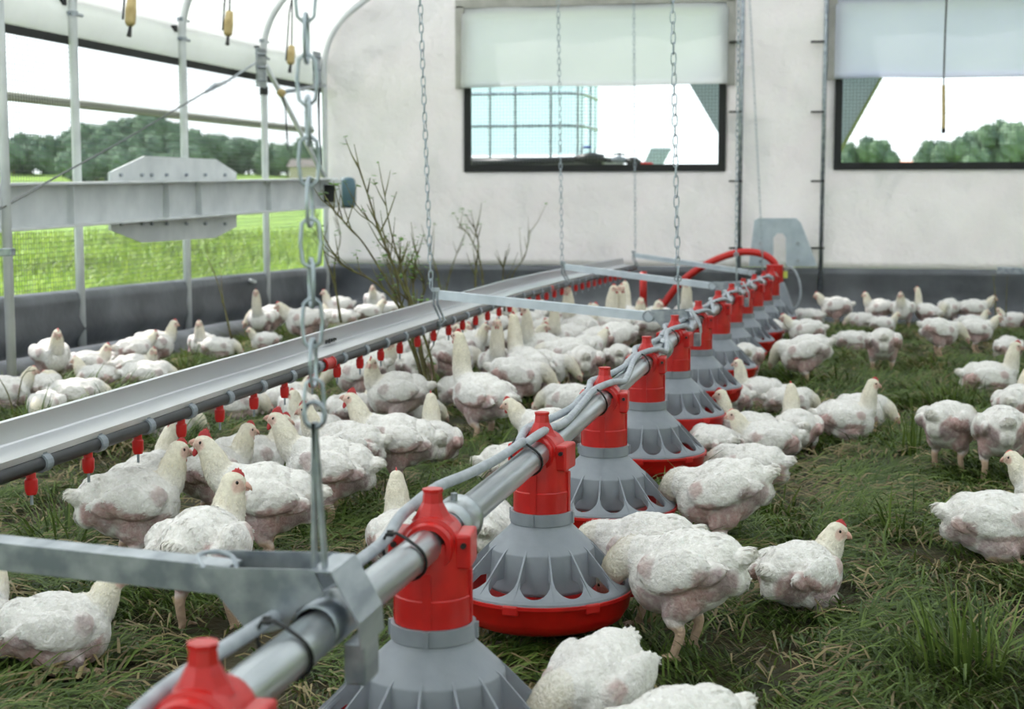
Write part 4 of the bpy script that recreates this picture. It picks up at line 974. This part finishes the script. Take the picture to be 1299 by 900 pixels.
# under the nipples, beyond
hen(295,540,'sitt',5,1.05,'pink-sided hen lying stretched out beneath the third nipple',GN)
hen(345,530,'sitt',182,.95,'hen lying in the row beneath the nipples, back to back with the pink-sided one',GN)
hen(368,524,'sitr',4,.9,'hen with a red comb tip looking right beneath the union',GN)
hen(379,542,'sitt',268,.95,'hen crouched breast forward beside the blurred chain',GN)
hen(214,562,'sitt',355,.95,'hen lying just behind the big comb, under the first nipples',GN)
hen(402,575,'situ',150,.95,'white-necked hen behind the blurred hook rod',GN)
hen(458,520,'peck',172,1.0,'hen bending down under the nipples right of the red union',GC)
hen(496,505,'up',268,.95,'brownish shaded hen under the nipples, breast forward',GC)
hen(528,515,'peck',92,1.0,'hen seen from behind left of the shrub stem',GC)
hen(572,502,'peckr',28,1.05,'hen with pink inner thigh and orange leg right of the shrub stem',GC)
hen(562,470,'mid',0,.95,'hen with lowered pink head under the hanger',GC)
hen(632,507,'tall',268,1.0,'narrow hen facing the camera with yellowish throat',GC)
hen(590,478,'up',350,.95,'hen with red comb seen above the tall middle one',GC)
hen(655,526,'peck',5,1.0,'hen with ragged bare shoulder right of the tall middle one',GC)
hen(670,512,'tall',126,1.05,'tall hen turned away with upright neck, middle of the crowd',GC)
hen(690,482,'tall',205,1.0,'hen with long neck beside the turned-away tall one',GC)
hen(718,495,'peck',188,1.05,'hen with dark wing edge bending left in the crowd',GC)
hen(740,505,'peck',95,1.0,'hen seen from behind left of the second complete feeder head, rump up',GC)
hen(725,537,'sitt',165,1.0,'hen lying close left of the second complete feeder head',GC)
hen(785,492,'peck',90,.95,'hen half hidden behind the third complete feeder head',GF)
hen(706,466,'tall',262,.95,'hen with cream neck under the middle cross bar',GC)
hen(724,462,'mid',182,.95,'bright white hen with head down to the left under the middle cross bar',GC)
hen(757,472,'peck',110,1.0,'hen with brown bare rump under the cross bar',GC)
hen(775,470,'peck',205,1.08,'broad hen under the right part of the cross bar, wing tip hanging',GC)
hen(802,449,'peck',90,1.0,'hen turned away under the bar, right of the broad one',GC)
hen(822,436,'peck',255,.95,'shaded hen at the right end of the crowd by the red pipe',GX)
for i, (px, py, k, hd, lb) in enumerate([
    (725,452,'up',250,'hen head left of two above the middle cross bar, near the hanging ring'), (739,458,'upr',60,'hen with a pink head tilted right above the cross bar'),
    (757,449,'up',330,'hen with pink comb below the far nipples, looking right'), (768,455,'upl',200,'hen close behind the pink comb below the far nipples'),
    (781,447,'tall',300,'tall hen raising its head to the far nipples'), (797,443,'tall',100,'hen with pale smooth neck, back of the head to the camera, by the red standpipe'),
    (811,450,'upr',40,'hen looking right left of the red standpipe'), (829,443,'upl',205,'hen arching its neck, right of the red standpipe'),
    (843,428,'sitm',185,'hen with low pink face between standpipe and red hose'), (873,434,'up',262,'small upright hen right of the thin hook rod against the dark skirt')]): hen(px, py, {'up':'tall'}.get(k, k), hd, 1.12 if k != 'sitm' else 1.0, lb, GX)
for px, py, k, hd, lb in ((560,432,'sitm',10,'hen far back under the first part of the drinker line, by the greenery'), (592,442,'peck',170,'hen pecking far back behind the red comb'),
    (626,446,'up',200,'hen with pink head just under the nipples, left of the bar crossing'), (642,425,'mid',20,'pale hen far back under the bar crossing'), (655,470,'mid',350,'hen packed left of the long necks'),
    (668,440,'up',170,'hen packed behind the long necks, facing left'), (692,430,'mid',100,'hen far back right of the bar crossing'), (700,452,'mid',10,'hen between the long necks and the bright white one'),
    (716,432,'peck',30,'hen with its back just under the cross bar'), (742,436,'peck',180,'hen behind the bar in the densest part'), (765,434,'mid',350,'hen at the back of the densest part'),
    (788,430,'peck',170,'hen in the far row under the last nipples'), (612,470,'mid',200,'hen packed between red comb and yellowish throat'), (610,430,'peck',350,'hen grazing far back below the hanger'),
    (742,482,'mid',40,'hen packed behind the dark-winged one'), (690,508,'peck',350,'hen bowed low in the crowd left of the second complete feeder'), (470,480,'sitm',180,'hen lying beyond the nipples, right of the union'),
    (446,548,'sitm',30,'hen lying between the cream neck and the turned-back head'), (530,462,'sitt',180,'hen lying behind the shrub under the pipe'), (585,520,'sitt',30,'hen crouching left of the tall middle one')):
    hen(px, py, k, hd, .95, lb, GX if py < 445 else GC)
# settle: nobody stands inside a neighbour
HS = .88; LX = .95
P = []
for h_ in HENS:
    p = on_g(h_[0], h_[1]); az = math.degrees(math.atan2(-p.x, p.y)); a = math.radians(h_[3]+az); P.append([p.x, p.y, a, h_[4]*(HS if h_[6] in (GF, GN, GR) else .94), h_[2]])
P0 = [(p[0], p[1]) for p in P]
for it in range(80):
    for p, q in zip(P, P0): p[0] += (q[0]-p[0])*.06; p[1] += (q[1]-p[1])*.06
    for i in range(len(P)):
        for j in range(i+1, len(P)):
            if abs(P[i][0]-P[j][0]) > .3 or abs(P[i][1]-P[j][1]) > .3: continue
            for u in (-.055, .045):
                for v in (-.055, .045):
                    ax, ay = P[i][0]+math.cos(P[i][2])*u*P[i][3], P[i][1]+math.sin(P[i][2])*u*P[i][3]; bx, by = P[j][0]+math.cos(P[j][2])*v*P[j][3], P[j][1]+math.sin(P[j][2])*v*P[j][3]
                    dx, dy = bx-ax, by-ay; d = math.hypot(dx, dy)+1e-6; m_ = .128
                    if d < m_: q = (m_-d)/d*.18; P[i][0] -= dx*q*.5; P[i][1] -= dy*q*1.3; P[j][0] += dx*q*.5; P[j][1] += dy*q*1.3
    for p in P:
        for u in (-.055, .045):
            for f in FP:
                ax, ay = p[0]+math.cos(p[2])*u, p[1]+math.sin(p[2])*u; dx, dy = ax-f.x, ay-f.y; d = math.hypot(dx, dy)+1e-6
                if d < .215: q = (.215-d)/d*.35; p[0] += dx*q; p[1] += dy*q*.6
        p[0] = max(p[0], -3.55); p[1] = min(p[1], 11.5)
used = set()
for h_, p in zip(HENS, P):
    kind = h_[2]; src = HP[kind]; o = src if kind not in used else copy_tree(src); used.add(kind)
    o.location = (p[0], p[1], gz(p[1])-.002); o.rotation_euler.z = p[2]; o.scale = (p[3]*LX, p[3], p[3]*1.02); tag(o, h_[5], 'hen', h_[6])
for k in HP:
    if k not in used:
        for ch in list(HP[k].children): bpy.data.objects.remove(ch)
        bpy.data.objects.remove(HP[k])
# ------------------------------------------------------------------ grass
def blades(name, xy, base_z, L, lean, wid, col, az, m):
    """xy (N,2); each blade: 3 quads folding over toward az"""
    N = len(xy); nseg = 3; ts = np.linspace(0, 1, nseg+1); vs = []
    dx, dy = np.cos(az), np.sin(az)
    for i, t in enumerate(ts):
        hgt = L*(t*np.cos(lean*(.45+.75*t))); hor = L*(t*np.sin(lean*(.45+.75*t)))
        w_ = wid*(1-t**2.2*.92); cx_, cy_, cz_ = xy[:,0]+dx*hor, xy[:,1]+dy*hor, base_z+np.maximum(hgt, .004)
        for s in (-1, 1): vs.append(np.stack([cx_-dy*w_*s, cy_+dx*w_*s, cz_+ (s*.3)*w_], 1))
    V = np.stack(vs, 1).reshape(-1, 3); nvb = (nseg+1)*2; fs = []
    for i in range(nseg): fs.append([2*i, 2*i+1, 2*i+3, 2*i+2])
    Fb = np.array(fs); Fa = (np.arange(N)[:, None, None]*nvb+Fb[None]).reshape(-1)
    me = bpy.data.meshes.new(name); me.vertices.add(len(V)); me.vertices.foreach_set('co', V.ravel().astype(np.float32))
    nf = N*nseg; me.loops.add(nf*4); me.loops.foreach_set('vertex_index', Fa); me.polygons.add(nf); me.polygons.foreach_set('loop_start', np.arange(nf)*4); me.polygons.foreach_set('loop_total', np.full(nf, 4)); me.update()
    c = np.repeat(np.hstack([col, np.ones((N, 1))]), nvb, 0); a = me.color_attributes.new('col', 'FLOAT_COLOR', 'POINT'); a.data.foreach_set('color', c.astype(np.float32).ravel())
    me.materials.append(m); o = bpy.data.objects.new(name, me); C.objects.link(o); return o
rs = np.random.RandomState(5)
def inside_points(n, ymin, ymax, pw):
    out = np.zeros((0, 2))
    while len(out) < n:
        y = ymin+(ymax-ymin)*rs.rand(n)**pw; x = -3.7+7.7*rs.rand(n)
        px = 1068+1950*x/(y+.01)*1.02; k = (px > -420) & (px < 1750); out = np.vstack([out, np.stack([x, y], 1)[k]])
    return out[:n]
n_in = 230000
xy = inside_points(n_in, 1.3, 11.7, 1.9)
pn = np.array([noise.noise(Vector((x*.9, y*.9, 2))) for x, y in xy]); pn2 = np.array([noise.noise(Vector((x*3.2, y*3.2, 8))) for x, y in xy])
an = np.array([noise.noise(Vector((x*1.7, y*1.7, 20))) for x, y in xy])
keep = rs.rand(n_in) < np.clip(.85+1.6*pn2+.6*pn, .2, 1)
crowd = (xy[:,0] > -2.6) & (xy[:,0] < -.9) & (xy[:,1] > 6.5); keep &= ~(crowd & (rs.rand(n_in) < .4))
xy, pn, pn2, an = xy[keep], pn[keep], pn2[keep], an[keep]; N = len(xy)
straw = rs.rand(N) < np.clip(.16-.9*pn2-.3*pn, .05, .9)
g1, g2, g3 = np.array([.078,.124,.022]), np.array([.165,.235,.052]), np.array([.042,.074,.016]); s1, s2 = np.array([.34,.27,.13]), np.array([.15,.11,.055])
u = rs.rand(N, 1); col = np.where(u < .5, g1+(g2-g1)*u*2, g3+(g1-g3)*(u-.5)*2); us = rs.rand(N, 1); col[straw] = (s1+(s2-s1)*us)[straw]
L = rs.uniform(.07, .17, N)*(1+.9*np.clip(pn, -.3, .6)); L[straw] *= .9
lean = rs.uniform(.9, 1.56, N); lean[straw] = rs.uniform(1.35, 1.57, straw.sum()); lean[(pn > .15) & (rs.rand(N) < .4)] *= .75
az = an*9+rs.normal(0, .7, N)
bz = np.array([gz(y) for y in xy[:,1]])-.006+straw*rs.uniform(0, .03, N)
o = blades('grass', xy, bz, L, lean, rs.uniform(.0013, .0030, N)*(1+.10*np.clip(xy[:,1]-3, 0, 8)), col, az, M['grass'])
tag(o, 'trampled green grass and straw covering the floor of the shelter', 'grass', kind='stuff')
# long tufts that stand out
tufts = [(1255,398,70,.30,'tall dark grass tuft in front of the dark skirt at the right'), (1160,575,60,.20,'grass tuft left of the plump bending hen'), (1205,520,50,.20,'grass tuft beside the long-necked sitting hen'),
         (30,560,70,.20,'grass tuft at the left edge under the channel'), (345,430,30,.22,'grass tuft beside the sunlit hens behind the channel'), (230,470,40,.16,'low sunlit tuft under the small white hen'), (80,690,60,.17,'grass tuft behind the foreground bar at left'),
         (1150,680,70,.16,'grass clump left of the long lying hen'), (1230,850,80,.18,'grass clump in the lower right corner')]
for px, py, n, h_, lb in tufts:
    p = on_g(px, py); r = .10; a = rs.rand(n)*6.28; rr = r*np.sqrt(rs.rand(n)); t = np.stack([p.x+rr*np.cos(a), p.y+rr*np.sin(a)], 1); uu = rs.rand(n, 1)
    o = blades('grass_tuft', t, np.full(n, p.z-.005), rs.uniform(.6, 1.1, n)*h_, rs.uniform(.15, 1.1, n), rs.uniform(.002, .0042, n), g3+(g2-g3)*uu, a+rs.normal(0, .5, n), M['grass'])
    centred(o); tag(o, lb, 'grass tuft', 'tufts of longer grass')
# straw pieces
for px, py, qx, qy, lb in ((1124,556,1141,528,'thin straw leaning right of the sitting red-combed hen'), (938,733,1192,853,'x')):
    if lb == 'x': continue
    a, b = on_g(px, py, .01), on_g(qx, qy+20, .04); b.z = a.z+.08; o = MB().tube([a, (a+b)/2+Vector((0,0,.01)), b], .0025, 5).build('straw_stalk', mat('straw', srgb(178,160,110), .7)); centred(o); tag(o, lb, 'straw')
# pasture blades outside
n_out = 90000; r = 3.5+28*rs.rand(n_out)**1.6; a = np.radians(rs.uniform(5, 75, n_out)); x = -r*np.sin(a)-.0; y = r*np.cos(a)+0; k = (x < -4.3) | (y > 12.3); xy = np.stack([x, y], 1)[k]; N = len(xy)
xy = xy[(xy[:,0] > -40)]; N = len(xy); uu = rs.rand(N, 1); cl = np.array([noise.noise(Vector((p[0]*.7, p[1]*.7, 4))) for p in xy])[:, None]
oc = np.array([.18,.28,.035])*(1-uu)+np.array([.36,.44,.09])*uu; oc = oc*(1+.9*cl); oc = np.clip(oc, .03, .7)
o = blades('pasture_grass', xy, np.array([field_z(p[0], p[1]) for p in xy])-.01, rs.uniform(.10, .26, N), rs.uniform(.1, 1.0, N), rs.uniform(.005, .010, N)*(1+.03*np.hypot(xy[:,0], xy[:,1])), oc, rs.rand(N)*6.28, M['grass'])
tag(o, 'bright green pasture grass outside the netting', 'grass', kind='stuff')
# ------------------------------------------------------------------ shrubs
def stem_path(pix, Y, spread=.0, seed=0):
    r_ = random.Random(seed); out = []
    for i, (x, y) in enumerate(pix): p = on_y(x, y, Y+spread*i/max(1, len(pix)-1)); out.append(p)
    return smooth_path(out, 4)
def shrub(base, Y, stems, label, nb, seed, leaf=12, r0=.009, bl=.13, name='bare_shrub'):
    r_ = random.Random(seed); root = empty(name, on_g(*base), label, 'shrub'); lf = MB(); anyl = False
    for si, pix in enumerate(stems):
        P_ = stem_path(pix, Y, r_.uniform(-.18, .18), seed+si); n = len(P_); mb = MB(); r1 = r0*(1 if si == 0 else .75)
        mb.tube(P_, [r1*(1-.78*i/n) for i in range(n)], 7); st = mb.build('stem', M['bark'], root, smooth=True)
        for q in range(nb):
            i = r_.randint(int(n*.25), n-2); p = P_[i]; t = (P_[i+1]-P_[i]).normalized(); d = (t*.8+Vector((r_.uniform(-1,1), r_.uniform(-1,1), r_.uniform(-.1,.5)))*.75).normalized(); l2 = bl*r_.uniform(.4, 1.2)
            pts = [p, p+d*l2*.5+Vector((0,0,.01)), p+d*l2+Vector((0,0,.035*l2/.1))]
            MB().tube(pts, [r1*.42, r1*.3, r1*.15], 5).build('twig', M['bark'], root, smooth=True)
            for _ in range(r_.randint(0, leaf//4)):
                anyl = True; c = pts[-1]+Vector((r_.uniform(-.02,.02), r_.uniform(-.02,.02), r_.uniform(-.03,.015))); a = r_.uniform(0, 6.28); s = r_.uniform(.009, .02); u = Vector((math.cos(a), math.sin(a), r_.uniform(-.4,.4))); v = Vector((-math.sin(a), math.cos(a), r_.uniform(-.4,.4)))
                lf.add([c-u*s, c-v*s*.5, c+u*s, c+v*s*.5], [(0,1,2,3)])
    if anyl: o = lf.build('leaves', M['leaf'], root); tag(o, kind='stuff')
    return root
shrub((547,526), 6.05, [[(548,530),(535,450),(524,395),(505,350),(482,295),(466,245),(452,205)], [(545,528),(538,470),(516,400),(490,355),(462,310),(440,285),(420,262)], [(550,526),(545,480),(531,440),(520,420)],
      [(556,526),(548,460),(528,400),(512,350),(495,290),(487,240)], [(540,530),(532,470),(518,430),(510,395),(500,340),(478,290),(460,275)], [(536,480),(512,400),(478,360),(440,340),(425,322)]], 'tall bare shrub with greenish stems rising behind the water line', 14, 3, leaf=20, r0=.0095)
shrub((433,408), 8.7, [[(433,410),(424,360),(408,310),(398,262)], [(431,405),(424,340),(432,300),(420,255)]], 'thin bare stem by the left back corner, left of the tall shrub', 3, 5, leaf=4, r0=.008, bl=.1)
shrub((292,428), 7.6, [[(294,430),(286,395),(275,355),(262,325)], [(293,430),(283,380),(280,340)]], 'two thin dark twigs in front of the tallest sunlit hen', 1, 6, leaf=0, r0=.006, bl=.06)
shrub((598,395), 9.2, [[(605,398),(603,350),(607,310),(600,285)], [(610,398),(612,345),(596,300),(580,288)]], 'leafy thin shrub behind the channel, below the left window', 8, 7, leaf=30, r0=.009, bl=.14)
shrub((636,395), 9.6, [[(640,395),(638,350),(642,318)], [(645,395),(650,350),(666,325),(672,290)]], 'rightmost bare thin shrub behind the channel', 6, 8, leaf=6, r0=.008, bl=.16)
shrub((565,400), 9.4, [[(560,400),(556,350),(542,310)], [(562,400),(570,350),(588,300)]], 'small bare shrub between the tall one and the leafy one', 9, 9, leaf=12, r0=.008, bl=.13)
shrub((520,400), 7.4, [[(528,400),(524,360),(530,318)], [(521,400),(512,350),(505,322)], [(515,400),(500,360),(490,330)], [(530,400),(538,360),(520,330)]], 'low dry shrub close behind the tall one', 12, 10, leaf=24, r0=.008, bl=.12)
shrub((1262,400), 10.4, [[(1263,402),(1262,370),(1259,348)], [(1276,402),(1277,370),(1278,350)]], 'two thin dry stalks in the tall tuft at the back right', 1, 11, leaf=0, r0=.005, bl=.05)
shrub((10,528), 5.2, [[(22,545),(10,500),(-8,470)], [(18,545),(28,480),(45,470)]], 'thin dry stalk at the left edge among the sunlit hens', 1, 12, leaf=0, r0=.004, bl=.05)
# ------------------------------------------------------------------ trees on the horizon
def make_tree(seed, nb):
    r_ = random.Random(seed); mb = MB(); crown = []
    for i in range(nb):
        a = r_.uniform(0, 6.28); rr = r_.uniform(0, .55); z = r_.uniform(.42, .98); c = Vector((rr*math.cos(a), rr*math.sin(a), z)); R = r_.uniform(.28, .45)*(1.15-.5*abs(z-.6)); crown.append((c, R))
        n, m = 14, 10; vs = []
        for j in range(m+1):
            t = PI*j/m
            for k in range(n):
                q = 2*PI*k/n; d = Vector((math.sin(t)*math.cos(q), math.sin(t)*math.sin(q), math.cos(t))); f = 1+.35*noise.noise(d*3+Vector((seed, i, 0)))+.18*noise.noise(d*8+Vector((i, seed, 0))); vs.append(c+d*R*f*.8)
        mb.add(vs, [(j*n+k, (j+1)*n+k, (j+1)*n+(k+1) % n, j*n+(k+1) % n) for j in range(m) for k in range(n)])
    root = empty('tree', (0,0,0)); o = mb.build('crown', M['tree'], root); 
    lfm = MB()
    for i in range(700):
        c, R = crown[r_.randrange(nb)]; d = Vector((r_.gauss(0,1), r_.gauss(0,1), r_.gauss(0,1))).normalized(); p = c+d*R*r_.uniform(.78, .98); s = r_.uniform(.02, .05); u = Vector((r_.gauss(0,1), r_.gauss(0,1), r_.gauss(0,1))).normalized()*s; v = u.cross(d).normalized()*s
        lfm.add([p-u, p-v, p+u, p+v], [(0,1,2,3)])
    tag(lfm.build('leaf_clumps', M['tree'], root), kind='stuff')
    MB().tube([(0,0,-.05), (0,0,.3), (.02,0,.6)], [.06,.045,.02], 7).build('trunk', M['bark'], root)
    return root
TP = [make_tree(1, 6), make_tree(2, 8), make_tree(3, 7)]; tc_ = 0
def tree(az, d, h, zb, label, wd=1.0):
    global tc_
    src = TP[tc_ % 3]; o = src if tc_ < 3 else copy_tree(src); tc_ += 1; x, y = polar(az, d); o.location = (x, y, zb-h*.14); o.scale = (h*wd*.8, h*wd*.8, h); o.rotation_euler.z = tc_*1.7; tag(o, label, 'tree', 'trees on the horizon')
def az_px(px): d = ray(px, 230); return math.degrees(math.atan2(-d.x, d.y))
rt = random.Random(4)
for i, px in enumerate(range(-36, 432, 13)):
    az = az_px(px)+rt.uniform(-.08, .08); d = 430+rt.uniform(-6, 12); x, y = polar(az, d); hf = .75+.25*(d-420)/30; zb = field_z(x, y)-.8+hf*hill_h(az)
    w_ = 'left of the first inner post' if px < 85 else ('on the wooded hill' if px < 215 else ('between the plate post and the rope post' if px < 325 else 'by the corner post'))
    if 85 < px < 215: lb = 'dark tree %s, %s' % (w_, ['at its left foot', 'low on the left slope', 'on the left slope', 'high on the left slope', 'at the left of the top', 'on the very top', 'at the right of the top', 'high on the right slope', 'on the right slope', 'at its right foot'][min(9, int((px-85)/13))])
    else: lb = 'distant tree %s, %s in its row' % (w_, ['first', 'second', 'third', 'fourth', 'fifth', 'sixth', 'seventh', 'eighth', 'ninth', 'tenth'][int((px-(-36 if px < 85 else (215 if px < 325 else 325)))/13) % 10])
    tree(az, d, rt.uniform(7.5, 10.5), zb, lb, 1.1)
for i, px in enumerate(range(92, 232, 15)):
    for row, (d, nm) in enumerate(((398, 'front'), (411, 'middle'))):
        q = px+7*row; az = az_px(q); x, y = polar(az, d); zb = field_z(x, y)-.8+hill_h(az)*(.06 if row == 0 else .48); tree(az, d, rt.uniform(6.5, 8.5), zb, '%s tree of the %s row on the near slope of the wooded hill' % (['leftmost','second','third','fourth','fifth','sixth','seventh','eighth','ninth','rightmost'][i], nm), 1.15)
for k, (px, h_, lb) in enumerate(((1078,4.3,'green tree behind the lower left corner of the right window'), (1100,5.6,'rounded green tree left of the farm roof in the right window'), (1122,4.2,'low tree just left of the farm roof'), (1180,4.6,'low tree just right of the farm roof'),
     (1203,4.8,'low tree left of the pointed tree in the right window'), (1231,6.9,'pointed green tree in the middle of the right window'), (1252,4.6,'low tree right of the pointed tree'), (1279,8.6,'tallest tree in the right window, near the edge'), (1300,8.4,'tree cut by the right edge of the photo'))):
    az = az_px(px); d = 180; x, y = polar(az, d); z1 = on_y(px, 213, y).z; tree(az, d, h_*.55+1.6, z1-1.6, lb, .95)
x, y = polar(az_px(1162), 190); zr = on_y(1162, 214, y).z; root = empty('farm_building', (x, y, zr-3), 'farm building with orange tiled roof far off in the right window', 'building')
MB().box((x, y, zr-1.4), (4.6, 3.5, 3.2)).build('wall', mat('cream render', srgb(214,200,180), .9), root)
mb = MB(); mb.add([(x-2.6,y-2,zr+.1),(x+2.6,y-2,zr+.1),(x+2.6,y+2,zr+.1),(x-2.6,y+2,zr+.1),(x-2.2,y,zr+.9),(x+2.2,y,zr+.9)], [(0,1,5,4),(2,3,4,5),(0,4,3),(1,2,5),(0,3,2,1)]); mb.build('roof', mat('orange tiles', srgb(206,140,104), .8), root)
x, y = polar(az_px(388), 395); root = empty('farm_shed', (x, y, field_z(x, y)), 'small pale shed at the foot of the treeline near the corner post', 'shed'); z = field_z(x, y)
MB().box((x, y, z+2), (7, 5, 4)).build('wall', mat('pale stone', srgb(190,178,160), .9), root)
MB().add([(x-4,y-3,z+4),(x+4,y-3,z+4),(x+4,y+3,z+4),(x-4,y+3,z+4),(x-4,y,z+6),(x+4,y,z+6)], [(0,1,5,4),(2,3,4,5),(0,4,3),(1,2,5)]).build('roof', mat('grey slate', srgb(120,110,104), .8), root)
